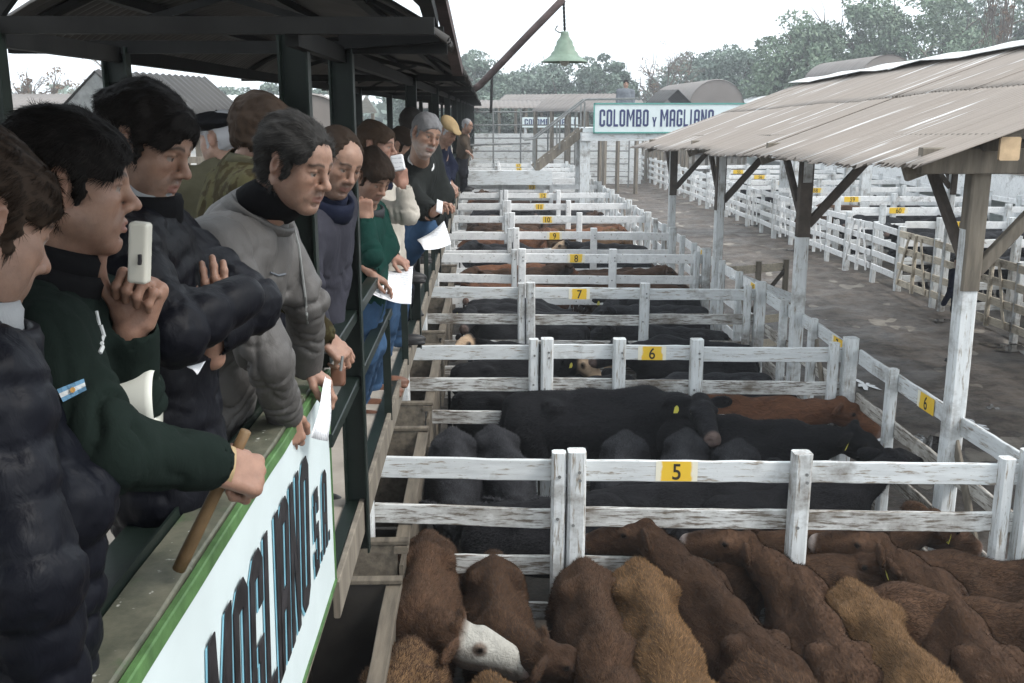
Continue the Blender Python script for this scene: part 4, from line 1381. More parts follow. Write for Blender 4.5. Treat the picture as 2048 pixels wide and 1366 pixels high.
G4 = 'brown cattle in the front pen'
cb, ct = M['coat_brown'], M['coat_tan']
hb, ht = M['hide_brown'], M['hide_tan']
F4 = [
 ((-0.45, 7.14), (-0.45, 5.91), 'left', M['hide_whiteface'], 'brown steer with a white face beside the trough in the front pen', .92, cb, ()),
 ((0.05, 6.92), (0.08, 5.76), 'left', hb, 'brown steer with its plain brown head turned right below the white faced one', .86, cb, (-1,)),
 ((0.70, 6.60), (0.73, 5.32), 'down', hb, 'dark brown steer left of the large tan back in the front pen', .93, cb, ()),
 ((1.08, 6.52), (1.08, 5.14), 'down', ht, 'large orange tan steer seen from behind in the middle of the front pen', .96, ct, ()),
 ((1.71, 5.23), (1.47, 6.30), 'halfleft', hb, 'brown steer with raised head turned left against the fence numbered five', .95, cb, (1,)),
 ((2.14, 5.16), (2.16, 6.15), 'reach', M['hide_palenose'], 'brown steer stretching its pale nosed head left with a yellow tag in its ear', .92, cb, (1,)),
 ((1.74, 6.89), (3.17, 7.06), 'ahead', hb, 'long brown steer standing along the fence numbered five with its head to the right', .95, cb, (1,)),
 ((2.28, 6.68), (3.27, 6.59), 'down', hb, 'brown steer standing crosswise behind the heads that point left', .90, cb, ()),
 ((3.01, 5.10), (3.08, 6.05), 'reach', M['hide_palenose'], 'brown steer at right stretching its long head left with a yellow tag', .92, cb, (1,)),
 ((2.47, 6.15), (2.47, 5.02), 'down', ht, 'pale tan steer seen from behind at right in the front pen', .96, ct, ()),
 ((4.44, 6.39), (3.74, 6.49), 'ahead', hb, 'dark brown head with tags by the right corner post of the front pen', .9, cb, (-1, 1)),
 ((3.82, 5.73), (3.20, 5.91), 'down', hb, 'brown steer standing crosswise at the right edge of the photo', .92, cb, ()),
 ((-0.47, 5.48), (-0.56, 4.81), 'down', ht, 'brown round rump in the lower left corner of the front pen', .95, cb, ()),
 ((0.01, 5.13), (0.08, 4.42), 'down', ht, 'tan round rump at the lower edge below the white face', .92, ct, ()),
 ((0.76, 5.32), (0.73, 4.51), 'down', hb, 'brown rump at the lower edge below the turned brown head', .9, cb, ()),
 ((1.59, 5.31), (1.77, 4.69), 'down', hb, 'brown back at the lower edge right of the large tan steer', .93, cb, ()),
 ((1.19, 5.19), (1.02, 4.50), 'down', ht, 'tan rump just showing at the lower edge in the middle', .9, ct, ()),
 ((3.32, 5.19), (2.75, 4.49), 'down', hb, 'brown back at the lower right corner of the front pen', .93, cb, ()),
]
for a in F4:
    cow_between(a[0], a[1], a[2], a[3], a[4], G4, a[5], a[6], a[7])
G5 = 'black cattle in pen five'
kb, kg = M['hide_black'], M['hide_grey']
for a in [
 ((-0.34, 9.71), (-0.24, 8.03), 'down', kg, 'grey black steer nearest the trough in pen five', .92, ()),
 ((0.07, 9.80), (0.33, 8.02), 'down', kg, 'grey black steer second from the trough in pen five', .92, ()),
 ((0.37, 10.28), (1.53, 10.19), 'right', kb, 'tall black steer facing the camera behind the fence numbered five', 1.10, (1,)),
 ((2.11, 10.69), (3.32, 10.22), 'ahead', M['hide_red'], 'reddish brown back among the black cattle of pen five', .98, ()),
 ((1.97, 9.95), (3.12, 9.25), 'ahead', kb, 'black steer with its head against the right post of pen five', 1.0, (1,)),
 ((1.41, 9.57), (1.10, 7.99), 'down', kg, 'grey black rump left of the number five', .92, ()),
 ((2.06, 9.65), (1.61, 7.98), 'down', kg, 'grey black rump right above the number five', .92, ()),
 ((2.50, 9.35), (1.98, 7.91), 'down', kg, 'grey black back third from right above the top rail of fence five', .9, ()),
 ((0.91, 7.83), (1.91, 7.98), 'ahead', kb, 'black steer lying lengthwise behind the rails below the number five', .96, ()),
 ((1.95, 7.80), (2.63, 7.95), 'up', kb, 'black steer with a yellow tag behind the right post of fence five', .92, (1,)),
 ((-0.09, 7.70), (0.65, 7.73), 'down', kb, 'black steer behind the double post of fence five', .9, ()),
]:
    cow_between(a[0], a[1], a[2], a[3], a[4], G5, a[5], M['coat_grey'] if a[3] is kg else (None if a[3] is M['hide_red'] else M['coat_black']), a[6])
rr = random.Random(5)
def fill_pen(y0, y1, x0, x1, mats, label, group, rows, far, dens=2, shown=None):
    for r_ in range(rows):
        yy = y0 + .45 + (y1 - y0 - .9) * r_ / max(1, rows - 1)
        span = (x1 - x0) / dens
        for c_ in range(dens):
            left = rr.random() < .5
            xx = x0 + span * (c_ + .5) + rr.uniform(-.12, .12)
            pose = rr.choice(['ahead', 'down', 'left', 'right', 'up', 'halfleft', 'down', 'ahead'])
            deg = (90 if left else -90) + rr.uniform(-16, 16)
            mt = rr.choice(mats)
            cow(xx + (.15 if left else -.15), yy + rr.uniform(-.08, .08), deg, pose, mt, label, group, s=rr.uniform(.88, 1.0), far=far, tag_side=(1,) if rr.random() < .5 else ())
pens = {6: ([kb, kb, kg, M['hide_black_face']], 'black steer packed in pen six, behind the fence with that number', 'black cattle of pen six'),
        7: ([kb, kg, kg, M['hide_grey']], 'black steer packed in pen seven, behind the fence with that number', 'black cattle of pen seven'),
        8: ([M['hide_red'], M['hide_red'], hb, M['hide_red_face']], 'red brown steer packed in pen eight, behind the fence with that number', 'red cattle of pen eight'),
        9: ([kb, kg, hb, M['hide_black_face']], 'dark steer packed in pen nine, behind the fence with that number', 'dark cattle of pen nine'),
        10: ([M['hide_red'], M['hide_red'], M['hide_tan']], 'red brown steer packed in pen ten, behind the fence with that number', 'red cattle of pen ten'),
        11: ([hb, kg, hb], 'dark brown steer packed in pen eleven, behind the fence with that number', 'dark cattle of pen eleven'),
        12: ([kb, kg], 'black steer packed in pen twelve, behind the fence with that number', 'black cattle of pen twelve'),
        13: ([hb, M['hide_red']], 'brown steer packed in pen thirteen, behind the fence with that number', 'brown cattle of pen thirteen'),
        14: ([hb, kb], 'steer just visible in the pens before the footbridge', 'cattle before the footbridge')}
for k, (mats, lab, grp) in pens.items():
    fill_pen(YK[k] + .1, YK[k + 1] - .1, -.45, 3.7, mats, lab, grp, 4, k > 7)
for i in range(8):
    y0 = ys_[i] + .3
    fill_pen(y0, y0 + 3.0, XA + .4, XA + 5.4, [kb, kg, kg] if i % 4 else [kb, hb, kg], 'black steer crowded in the pens beyond the alley', 'cattle beyond the alley', 3, True)
fill_pen(12.8, 15.8, XA + .4, XA + 5.4, [kb, kg], 'black steer crowded in the pens beyond the alley', 'cattle beyond the alley', 3, True)
# ------------------------------------------------------------------ people
def cloth_mat(name, c, rough=.85, var=.22, sheen=.0, weave=.25, blotch=None, spec=.08):
    m, nt, b = new_mat(name)
    n = noise(nt, 5, 5, .65, coord='obj')
    r = ramp(nt, n, [(.3, tuple(x * (1 - var) for x in c)), (.7, tuple(x * (1 + var) for x in c))])
    col = r.outputs[0]
    if blotch is not None:
        k = ramp(nt, noise(nt, 22, 3, .5, coord='obj', off=(3, 3, 3)), [(.48, 0), (.54, 1)])
        col = mixc(nt, k.outputs[0], col, blotch)
    nt.links.new(col, b.inputs['Base Color'])
    b.inputs['Roughness'].default_value = rough
    b.inputs['Sheen Weight'].default_value = sheen
    b.inputs['Specular IOR Level'].default_value = spec
    h1 = noise(nt, 38, 4, .6, (1, 1, .45), coord='obj', dist=.8)
    h2 = noise(nt, 420, 2, .5, coord='obj')
    ad = nt.nodes.new("ShaderNodeMath"); ad.operation = 'MULTIPLY_ADD'; ad.inputs[1].default_value = weave * .3
    nt.links.new(h2, ad.inputs[0]); nt.links.new(h1, ad.inputs[2])
    bump(nt, b, ad.outputs[0], .45, .006)
    return m


m, nt, b = new_mat('skin')
at = nt.nodes.new("ShaderNodeAttribute"); at.attribute_name = "Col"
n1 = ramp(nt, noise(nt, 28, 4, .6, coord='obj'), [(.3, (.78, .72, .70)), (.7, (1.12, 1.06, 1.03))])
mu = nt.nodes.new("ShaderNodeMix"); mu.data_type = 'RGBA'; mu.blend_type = 'MULTIPLY'; mu.inputs[0].default_value = 1
nt.links.new(at.outputs['Color'], mu.inputs[6]); nt.links.new(n1.outputs[0], mu.inputs[7])
nt.links.new(mu.outputs[2], b.inputs['Base Color'])
b.inputs['Roughness'].default_value = .48
b.inputs['Subsurface Weight'].default_value = .12
b.inputs['Subsurface Radius'].default_value = (.012, .005, .003)
b.inputs['Subsurface Scale'].default_value = .6
b.inputs['Specular IOR Level'].default_value = .35
bump(nt, b, noise(nt, 140, 4, .65, coord='obj'), .3, .003)
M['skin'] = m
M['hair_black'] = hair_mat('black_hair', (.012, .010, .009))
M['hair_brown'] = hair_mat('dark_brown_hair', (.030, .020, .014))
M['hair_mid'] = hair_mat('brown_hair', (.055, .036, .024))
M['hair_salt'] = hair_mat('greying_dark_hair', (.035, .033, .031))
M['hair_grey'] = hair_mat('grey_hair', (.30, .30, .31))
M['c_green_fleece'] = cloth_mat('dark_green_fleece', (.0095, .0155, .0130), .92)
M['c_navy_puffer'] = cloth_mat('navy_quilted_nylon', (.0045, .0052, .0088), .5, spec=.15, weave=.1)
M['c_black_puffer'] = cloth_mat('blue_black_quilted_nylon', (.0038, .0042, .0070), .5, spec=.15, weave=.1)
M['c_grey_nylon'] = cloth_mat('taupe_grey_nylon', (.088, .083, .079), .6, .12, spec=.35, weave=.15)
M['c_olive'] = cloth_mat('olive_coat_cloth', (.075, .070, .045), .9)
M['c_camo'] = cloth_mat('olive_camouflage', (.055, .050, .025), .9, blotch=(.028, .022, .010))
M['c_slate'] = cloth_mat('slate_grey_cloth', (.036, .036, .046), .9)
M['c_navy'] = cloth_mat('navy_cloth', (.012, .015, .030), .85)
M['c_black'] = cloth_mat('black_cloth', (.008, .008, .009), .9)
M['c_darkgrey'] = cloth_mat('dark_grey_cloth', (.045, .047, .05), .9)
M['c_teal'] = cloth_mat('green_jersey', (.008, .036, .029), .9)
M['c_beige'] = cloth_mat('pale_beige_cloth', (.42, .39, .34), .85)
M['c_charcoal'] = cloth_mat('charcoal_green_cloth', (.018, .020, .019), .8)
M['c_jeans'] = cloth_mat('blue_denim', (.035, .07, .13), .9, .3)
M['c_dark_trousers'] = cloth_mat('dark_trousers', (.018, .018, .022), .9)
M['c_white'] = cloth_mat('white_collar_cloth', (.6, .6, .6), .85, .06)
M['c_greyshirt'] = cloth_mat('grey_hood_cloth', (.30, .31, .32), .9, .1)
M['c_brown'] = cloth_mat('brown_coat_cloth', (.065, .05, .038), .9)
M['c_greyblue'] = cloth_mat('grey_blue_coat', (.12, .13, .145), .9)
M['c_tweed'] = cloth_mat('tan_tweed', (.30, .22, .12), .95, .25)
M['leather_brown'] = simple('brown_leather', (.14, .065, .04), .45, .3, 14, bmp=.15)
M['leather_black'] = simple('black_leather', (.015, .014, .014), .45, .3, 14, bmp=.15)


def face_frame(yaw, pitch, roll=0):
    f = np.array([math.cos(R(yaw)) * math.cos(R(pitch)), math.sin(R(yaw)) * math.cos(R(pitch)), math.sin(R(pitch))])
    r = np.cross(f, [0, 0, 1.0]); r /= np.linalg.norm(r)
    u = np.cross(r, f)
    c, s = math.cos(R(roll)), math.sin(R(roll))
    r, u = c * r + s * u, c * u - s * r
    return np.stack([r, f, u], 1)


def add_head(F, C, RM, sc, neck):
    T = lambda x, y, z: C + RM @ (np.array([x, y, z]) * sc)
    e = lambda c, r, k=.01, op='add', rot=None: F.ell(T(*c), np.array(r) * sc, k * sc, RM if rot is None else RM @ rot, op)
    co = lambda a, b, r1, r2, k=.01, op='add': F.cone(T(*a), T(*b), r1 * sc, r2 * sc, k * sc, op)
    e((0, -.018, .036), (.073, .096, .083), .02)
    e((0, .030, -.028), (.061, .062, .088), .03)
    e((0, .052, .040), (.055, .040, .04), .03)
    for s in (-1, 1):
        co((s * .056, .0, -.052), (s * .020, .070, -.104), .024, .019, .03)
        e((s * .041, .058, -.022), (.024, .024, .024), .025)
        e((s * .045, .040, -.06), (.018, .03, .03), .03)
    e((0, .078, -.106), (.021, .018, .016), .018)
    co((-.036, .080, .024), (-.010, .090, .019), .010, .009, .014); co((.036, .080, .024), (.010, .090, .019), .010, .009, .014)
    for s in (-1, 1):
        e((s * .032, .103, .003), (.021, .020, .0125), .012, 'sub')
        e((s * .032, .0765, .002), (.0135, .0135, .0125), .003)
        co((s * .047, .0775, .0075), (s * .034, .0875, .0100), .0042, .0048, .005); co((s * .034, .0875, .0100), (s * .019, .0835, .0065), .0048, .0038, .005)
        co((s * .046, .0765, -.0065), (s * .032, .0850, -.0095), .004, .0042, .006); co((s * .032, .0850, -.0095), (s * .019, .0825, -.005), .0042, .0036, .006)
        e((s * .034, .078, -.019), (.015, .010, .006), .012)
    co((0, .088, .014), (0, .110, -.020), .0085, .0105, .014)
    e((0, .1165, -.029), (.0125, .0125, .0105), .012)
    for s in (-1, 1):
        e((s * .0150, .1035, -.034), (.0085, .011, .0085), .007)
        e((s * .0075, .112, -.0425), (.0042, .006, .004), .004, 'sub')
        co((s * .019, .097, -.040), (s * .032, .082, -.068), .004, .004, .01)   # fold beside the mouth
    e((0, .078, -.070), (.033, .022, .026), .02)
    co((-.022, .0895, -.0665), (0, .0985, -.0625), .0042, .0062, .006); co((.022, .0895, -.0665), (0, .0985, -.0625), .0042, .0062, .006)
    co((-.019, .0895, -.0730), (0, .0965, -.0760), .0042, .0072, .006); co((.019, .0895, -.0730), (0, .0965, -.0760), .0042, .0072, .006)
    co((-.024, .1020, -.0695), (.024, .1020, -.0695), .0022, .0022, .004, 'sub')
    e((0, .092, -.088), (.018, .006, .005), .01, 'sub')
    for s in (-1, 1):
        er = rotm(R(-12), 0, s * R(-22))
        e((s * .0780, -.012, -.004), (.0085, .019, .031), .008, 'add', er)
        e((s * .0860, -.004, .001), (.006, .009, .016), .006, 'sub', er)
    nb = np.asarray(neck)
    F.cone(T(0, -.022, -.055), nb, .056 * sc, .063 * sc, .03)
    F.cone(T(0, .012, -.075), nb + RM @ np.array([0, .03, 0]), .04 * sc, .045 * sc, .03)


def head_colors(V, C, RM, sc, skin, brow, lips=(.22, .105, .09), stubble=.35, gaze=(0, 0), stub_col=(.10, .09, .085)):
    L = (V - C) @ RM / sc
    x, y, z = L[:, 0], L[:, 1], L[:, 2]
    ax = np.abs(x)
    sk = np.array(skin)
    col = np.tile(sk, (len(V), 1)) * (1 + .10 * vnoise(V, 25, 3))[:, None]
    onh = (y > .02) & (np.abs(z) < .14) & (ax < .09)
    def blend(w, c):
        nonlocal col
        w = np.clip(w, 0, 1)[:, None]
        col = col * (1 - w) + np.array(c) * w
    # warmer nose, cheeks, ears
    blend(.35 * np.exp(-((ax - .035) ** 2 + (y - .075) ** 2 + (z + .028) ** 2) / .0007), (sk[0] * 1.0, sk[1] * .84, sk[2] * .80))
    blend(.40 * np.exp(-((ax) ** 2 + (y - .118) ** 2 + (z + .03) ** 2) / .0004), (sk[0] * 1.0, sk[1] * .84, sk[2] * .80))
    blend(.35 * (ax > .072) * (np.abs(z) < .04), (sk[0], sk[1] * .84, sk[2] * .80))
    bd = np.clip((-.036 - z) / .02, 0, 1) * (y > -.01) * (z > -.16) * np.clip((.085 - ax) / .01, 0, 1) * np.clip(1 - np.exp(-((ax) ** 2 / .0006 + (z + .07) ** 2 / .0002)), 0, 1)
    blend(stubble * bd * (.75 + .25 * vnoise(V, 120, 9)), stub_col)
    mo = np.exp(-((z + .0525) / .008) ** 2) * (ax < .032) * (y > .06)
    blend(stubble * .7 * mo, stub_col)
    lp = (ax < .025) & (y > .083) & (z < -.0595 - .12 * ax) & (z > -.082 + .25 * ax)
    blend(lp * .75, lips)
    zb = .026 + .004 * np.sin(np.clip((ax - .012) / .036, 0, 1) * math.pi) - .10 * np.clip(ax - .036, 0, 1)
    br = np.exp(-((z - zb) / .0048) ** 2) * (ax > .010) * (ax < .052) * (y > .06)
    blend(.9 * br, brow)
    ed = np.sqrt((ax - .032) ** 2 + (y - .0765) ** 2 + (z - .002) ** 2)
    eye = (ed < .0150) & (y > .083) & (np.abs(z - .001) < .0062 - 10.0 * (ax - .032) ** 2)
    blend(eye * .9, (.26, .24, .22))
    ir = eye & (np.sqrt((ax - .032 - gaze[0] * np.sign(x)) ** 2 + (z - .001 - gaze[1]) ** 2) < .0054)
    blend(ir * .93, (.028, .018, .012))
    ln = (np.exp(-((z - .0090 + 10 * (ax - .032) ** 2) / .0022) ** 2)) * (np.abs(ax - .032) < .016) * (y > .07)
    blend(.65 * ln, (.05, .03, .025))
    un = np.exp(-((z + .013) / .006) ** 2 - ((ax - .032) / .014) ** 2) * (y > .06)
    blend(.30 * un, (sk[0] * .6, sk[1] * .5, sk[2] * .5))
    return col


def add_hand(F, wrist, fdir, back, side, curls=(30, 35, 20), thumb=(25, 20), s=1.0, spread=4, curl_step=4, thumb_out=.62):
    """side +1 = left hand, -1 = right hand; back = direction the back of the hand faces"""
    y = np.array(fdir, float); y /= np.linalg.norm(y)
    z = np.array(back, float); z -= y * (z @ y); z /= np.linalg.norm(z)
    x = np.cross(y, z) * side                       # towards the thumb
    W = np.array(wrist, float)
    P_ = lambda a, b_, c: W + (x * a + y * b_ + z * c) * s
    RMh = np.stack([x, y, z], 1)
    F.cone(P_(0, -.05, 0), P_(0, .015, 0), .029 * s, .027 * s, .015, flat=(z, 1.25))
    F.rbox(P_(.0, .052, 0), np.array([.040, .047, .0145]) * s, .0135 * s, RMh, .014)
    F.ell(P_(.024, .035, -.012), np.array([.018, .03, .014]) * s, .012, RMh)
    bx = (.0300, .0100, -.0105, -.0300); by = (.092, .097, .093, .084); ln = (.96, 1.06, 1.0, .80)
    rr_ = (.0095, .0098, .0094, .0084)
    for i in range(4):
        p = P_(bx[i], by[i] - .008, .001)
        sp = R(spread) * (1.4 - i)
        d0 = y * math.cos(sp) + x * math.sin(sp)
        ang = 0
        r0 = rr_[i] * s
        F.ell(P_(bx[i], by[i] - .006, .005), np.array([.0095, .012, .009]) * s, .008, RMh)
        for j, (L, c_) in enumerate(zip((.045, .028, .022), curls)):
            ang += R(c_ + (i - 1) * curl_step * (1 if j < 2 else 0))
            d = d0 * math.cos(ang) - z * math.sin(ang)
            q = p + d * L * ln[i] * s
            F.cone(p, q, r0, r0 * .93, .0045)
            if j < 2: F.ell(q + (d0 * math.sin(ang) + z * math.cos(ang)) * .002 * s, np.array([1, 1, 1]) * r0 * .98, .003)
            p = q; r0 *= .92
    p = P_(.026, .022, -.008)
    d = x * thumb_out + y * .70 - z * .35; d /= np.linalg.norm(d)
    r0 = .0125 * s
    for L, c_ in zip((.042, .034, .027), (0, thumb[0], thumb[1])):
        a_ = R(c_)
        tdir = y * .75 - x * .66
        d = d * math.cos(a_) + (tdir - d * (tdir @ d)) * math.sin(a_); d /= np.linalg.norm(d)
        q = p + d * L * s
        F.cone(p, q, r0, r0 * .90, .007); p = q; r0 *= .9


HAIR = {
    'full': dict(top=.013, side=.008, line=(.120, -.050, (.074, .082, .102)), nape=-.088, len=.022),
    'short': dict(top=.008, side=.004, line=(.114, -.048, (.073, .080, .105)), nape=-.078, len=.014),
    'thick': dict(top=.018, side=.010, line=(.122, -.050, (.076, .080, .100)), nape=-.098, len=.027),
    'swept': dict(top=.012, side=.010, line=(.108, -.028, (.068, .085, .110)), nape=-.095, len=.028),
    'underhat': dict(top=.000, side=.004, line=(.105, -.030, (.070, .090, .110)), nape=-.075, len=.010),
    'recede': dict(top=.008, side=.006, line=(.098, -.010, (.068, .100, .122)), nape=-.075, len=.012),
}


def make_hair(C, RM, sc, style, mat, parent, h, seed, n, flow_local=(0, -.6, -.5)):
    q = HAIR[style]
    F = Field(C - .16 * sc, C + .16 * sc, h)
    T = lambda x, y, z: C + RM @ (np.array([x, y, z]) * sc)
    F.ell(T(0, -.018, .036), np.array([.073, .096, .083]) * sc, .01, RM)
    F.ell(T(0, -.045, -.020), np.array([.062, .060, .082]) * sc, .03, RM)
    F.ell(T(0, .052, .040), np.array([.055, .040, .040]) * sc, .03, RM)
    for s in (-1, 1): F.ell(T(s * .060, .005, -.020), np.array([.016, .030, .05]) * sc, .02, RM)
    V, Q = F.mesh()
    V = relax(V, Q, 1, .4)
    Nn = vert_normals(V, Q)
    def grow(p):
        L = (p - C) @ RM / sc
        x, y, z = L[:, 0], L[:, 1], L[:, 2]
        yc, zc_, rr_ = q['line']
        g1 = (np.sqrt((x / rr_[0]) ** 2 + ((y - yc) / rr_[1]) ** 2 + ((z - zc_) / rr_[2]) ** 2) - 1) * .085
        g2 = (np.sqrt(((np.abs(x) - .084) / .030) ** 2 + ((y + .012) / .026) ** 2 + ((z + .008) / .037) ** 2) - 1) * .03
        g3 = z - q['nape'] + .3 * y
        # sideburn in front of the ear keeps hair down to mid ear
        g4 = np.where((y > .0) & (z < .02), np.minimum(.040 - y, (z + .045)), 1.0)
        g = np.minimum(np.minimum(g1, g2), np.minimum(g3, g4)) + .006 * vnoise(L, 70, seed) + .004 * vnoise(L, 150, seed)
        w = np.clip((g + .002) / .020, 0, 1)
        return L, w * w * (3 - 2 * w)
    L, w = grow(V)
    tt = np.clip((L[:, 2] + .02) / .09, 0, 1)
    th = q['side'] + (q['top'] - q['side']) * tt * tt * (3 - 2 * tt) + .004 * np.clip(-L[:, 1] / .1, 0, 1)
    fl = np.array(flow_local, float)
    st = np.array([1.0, .35, .8]) if abs(fl[1]) > abs(fl[0]) else np.array([.4, 1.0, .8])
    wob = vnoise(L * st, 110, seed) * .0045 + vnoise(L * st, 45, seed + 1) * .0075
    V = V + Nn * ((th + wob * (.4 + th / .022 * .6)) * w - .007 * (1 - w))[:, None] * sc
    keep = w[Q].max(1) > .02
    Q = Q[keep]
    def flow(p, nn):
        loc = (p - C) @ RM / sc
        d = np.tile(fl, (len(p), 1)) + np.stack([loc[:, 0] * 7, 0 * loc[:, 0], -np.clip(.07 - loc[:, 2], 0, .2) * 9], 1)
        d = d + .55 * np.stack([vnoise(loc, 35, 4), vnoise(loc, 35, 5), vnoise(loc, 35, 6)], 1)
        return d @ RM.T
    if n:
        Vh, Fh = strands(V, Q, vert_normals(V, Q), n, flow, q['len'] * sc, .0006 * sc, .06, seed, jitter=.20, tri=False, mask=lambda c: grow(c)[1] ** 2 + 1e-6)
        b = len(V)
        V = np.concatenate([V, Vh]); Q = np.concatenate([Q, Fh + b])
    return link('hair', mesh_np('hair', V, Q, True), mat, parent)


def bone_disp(V, Nn, bones, kind, amp, seed, cuffs=()):
    """folds (or quilting) along limbs and trunk"""
    best = np.full(len(V), 1e9); u = np.zeros(len(V)); ub = np.zeros(len(V)); typ = np.zeros(len(V), int)
    acc = {}
    for (a, b, ty, off) in bones:
        d = b - a; L = np.linalg.norm(d); t = np.clip(((V - a) @ d) / (L * L), 0, 1)
        ds = np.linalg.norm(V - a - t[:, None] * d, axis=1)
        m = ds < best
        best = np.where(m, ds, best); u = np.where(m, off + t * L, u); typ = np.where(m, ty, typ)
    nz = vnoise(V, 7, seed)
    crease = lambda ph, p=2.2: -np.abs(1 - np.abs(np.sin(math.pi * ph))) ** p
    rid = -np.abs(1 - np.abs(vnoise(V * np.array([1, 1, .55]), 7.5, seed + 5))) ** 5
    rid2 = -np.abs(1 - np.abs(vnoise(V * np.array([1, 1, .6]), 15, seed + 6))) ** 4
    if kind == 'quilt':
        per = np.where(typ == 0, .082, .068)
        ph = u / per + .25 * nz + .12 * vnoise(V, 22, seed + 4)
        dsp = amp * (1.5 * crease(ph, 1.5) + .8 * rid2 + .9 * rid) + .0035 * vnoise(V, 34, seed + 2) + .0022 * vnoise(V, 75, seed + 3)
    else:
        ph = u / .070 + 1.3 * nz + .8 * vnoise(V, 12, seed + 1)
        msk = np.clip(.55 + 1.1 * vnoise(V, 9, seed + 8), 0, 1)
        limb = np.where(typ == 0, .15, .25 + 1.0 * np.exp(-((u - .29) / .09) ** 2) + .8 * np.exp(-((u - .52) / .07) ** 2)) * msk
        dsp = amp * (1.5 * limb * crease(ph) + np.where(typ == 0, 1.25, .8) * (rid + .6 * rid2)) + .0015 * vnoise(V, 45, seed + 9)
    for c_ in cuffs:
        dsp = dsp * np.clip((np.linalg.norm(V - np.array(c_), axis=1) - .055) / .05, .08, 1)
    return V + Nn * dsp[:, None]


def person(label, head, yaw, pitch, neck, pelvis, facing, arms, hair=('full', 'hair_black'), jacket='c_black', hs=1.0, roll=0, skin=(.295, .19, .140),
           brow=(.02, .015, .012), stubble=.3, fold='fold', amp=.009, hres=.0034, jres=.009, nhair=2600, legs=None, trousers='c_dark_trousers', shoes='leather_black',
           collar=(), shoulder_w=.19, bulk=1.0, hat=None, group=None, hem=.16, flow=(0, -.6, -.5), gaze=(0, 0), cat='person', stub_col=(.10, .09, .085), torso_only=False, wrist_r=.047):
    C, Nk, Pv = np.array(head), np.array(neck), np.array(pelvis)
    RM = face_frame(yaw, pitch, roll)
    fw = np.array([math.cos(R(facing)), math.sin(R(facing)), 0.0])
    sp = Nk - Pv; spl = np.linalg.norm(sp); up = sp / spl
    fw = fw - up * (fw @ up); fw /= np.linalg.norm(fw)
    lt = np.cross(fw, up)                            # person's right
    TM = np.stack([lt, fw, up], 1)
    S = {-1: Nk - up * .065 + lt * shoulder_w * bulk ** .5, 1: Nk - up * .065 - lt * shoulder_w * bulk ** .5}   # -1 right, +1 left
    joints = {}
    for sd in (-1, 1):
        a = arms.get(sd)
        if a is None:
            e = S[sd] - up * .29 + fw * .02 + (lt if sd == -1 else -lt) * .04
            a = dict(elbow=e, wrist=e + np.array([0, 0, -.22]) + fw * .12, hand=None)
        a = dict(a)
        if 'shoulder' in a: S[sd] = np.array(a['shoulder'])
        joints[sd] = a
    pts = [C, Nk, Pv] + [S[-1], S[1]] + [np.array(joints[s][k]) for s in (-1, 1) for k in ('elbow', 'wrist')]
    lo, hi = np.min(pts, 0), np.max(pts, 0)
    root_z = FZ
    # ---- body: head, neck, trunk, arms and hands as one skin
    F = Field(np.minimum(lo - .13, C - .2), np.maximum(hi + .13, C + .2), hres)
    F.cone(Pv + up * .05, Nk - up * .08, .10, .11, .05)
    for sd in (-1, 1):
        a = joints[sd]
        F.cone(Nk - up * .10, S[sd], .07, .05, .05)
        F.cone(S[sd], a['elbow'], .045, .036, .03); F.cone(a['elbow'], a['wrist'], .036, .026, .02)
    add_head(F, C, RM, hs, Nk - up * .02)
    for sd in (-1, 1):
        h = joints[sd].get('hand')
        if h: add_hand(F, joints[sd]['wrist'], h['dir'], h['back'], sd, h.get('curls', (30, 35, 20)), h.get('thumb', (25, 20)), h.get('s', 1.0), h.get('spread', 4), h.get('step', 4), h.get('out', .62))
    V, Q = F.mesh()
    V = relax(V, Q, 1, .35)
    col = head_colors(V, C, RM, hs, skin, brow, stubble=stubble, gaze=gaze, stub_col=stub_col)
    hd = np.min([np.linalg.norm(V - np.array(joints[s]['wrist']), axis=1) for s in (-1, 1)], 0)
    hw = np.clip((.2 - hd) / .05, 0, 1)[:, None] * .35
    col = col * (1 - hw) + np.array([skin[0] * 1.05, skin[1] * .90, skin[2] * .88]) * hw
    root = link('person', mesh_np('person', V, Q, True, col), M['skin'])
    tag(root, label, cat, group)
    # ---- jacket
    pad = .15 * bulk
    F = Field(np.minimum(lo - pad, Pv - .34), np.maximum(hi + pad, Nk + .2), jres)
    lerp = lambda t: Pv + sp * t
    B = bulk
    F.ell(lerp(.70), np.array([.185, .130, .225]) * B, .06, TM)
    F.ell(lerp(.40) - fw * .0, np.array([.175, .135, .22]) * B, .06, TM)
    F.ell(lerp(.06), np.array([.185, .140, .22]) * B, .06, TM)
    bones = [(Pv - up * .2, Nk, 0, 0.0)]
    for sd in (-1, 1):
        a = joints[sd]; e_, w_ = np.array(a['elbow']), np.array(a['wrist'])
        F.cone(Nk - up * .075, S[sd], .085 * B, .082 * B, .05)
        F.cone(S[sd], e_, .080 * B, .062 * B, .04)
        d = w_ - e_; wl = w_ - d / np.linalg.norm(d) * .012
        F.cone(e_, wl, .062 * B, wrist_r * B ** .5, .03)
        if a.get('hand'): F.cone(wl - d * .001, wl + d / np.linalg.norm(d) * .02, wrist_r * .80, wrist_r * .80, .008, 'sub')
        L1 = np.linalg.norm(e_ - S[sd])
        bones += [(S[sd], e_, sd, .29 - L1), (e_, w_, sd, .29)]
    nd = C + RM @ np.array([0, -.022, -.055]) * hs - Nk; nd /= np.linalg.norm(nd)
    x1 = np.cross(nd, [0, 1, .1]); x1 /= np.linalg.norm(x1); x2 = np.cross(nd, x1)
    F.cone(Nk - nd * .05, Nk + nd * .025, .085 * B, .075, .03)
    F.half(Pv - up * hem, -up, .02)
    F.cone(Nk - nd * .01, Nk + nd * .2, .062, .066, .01, 'sub')
    V, Q = F.mesh()
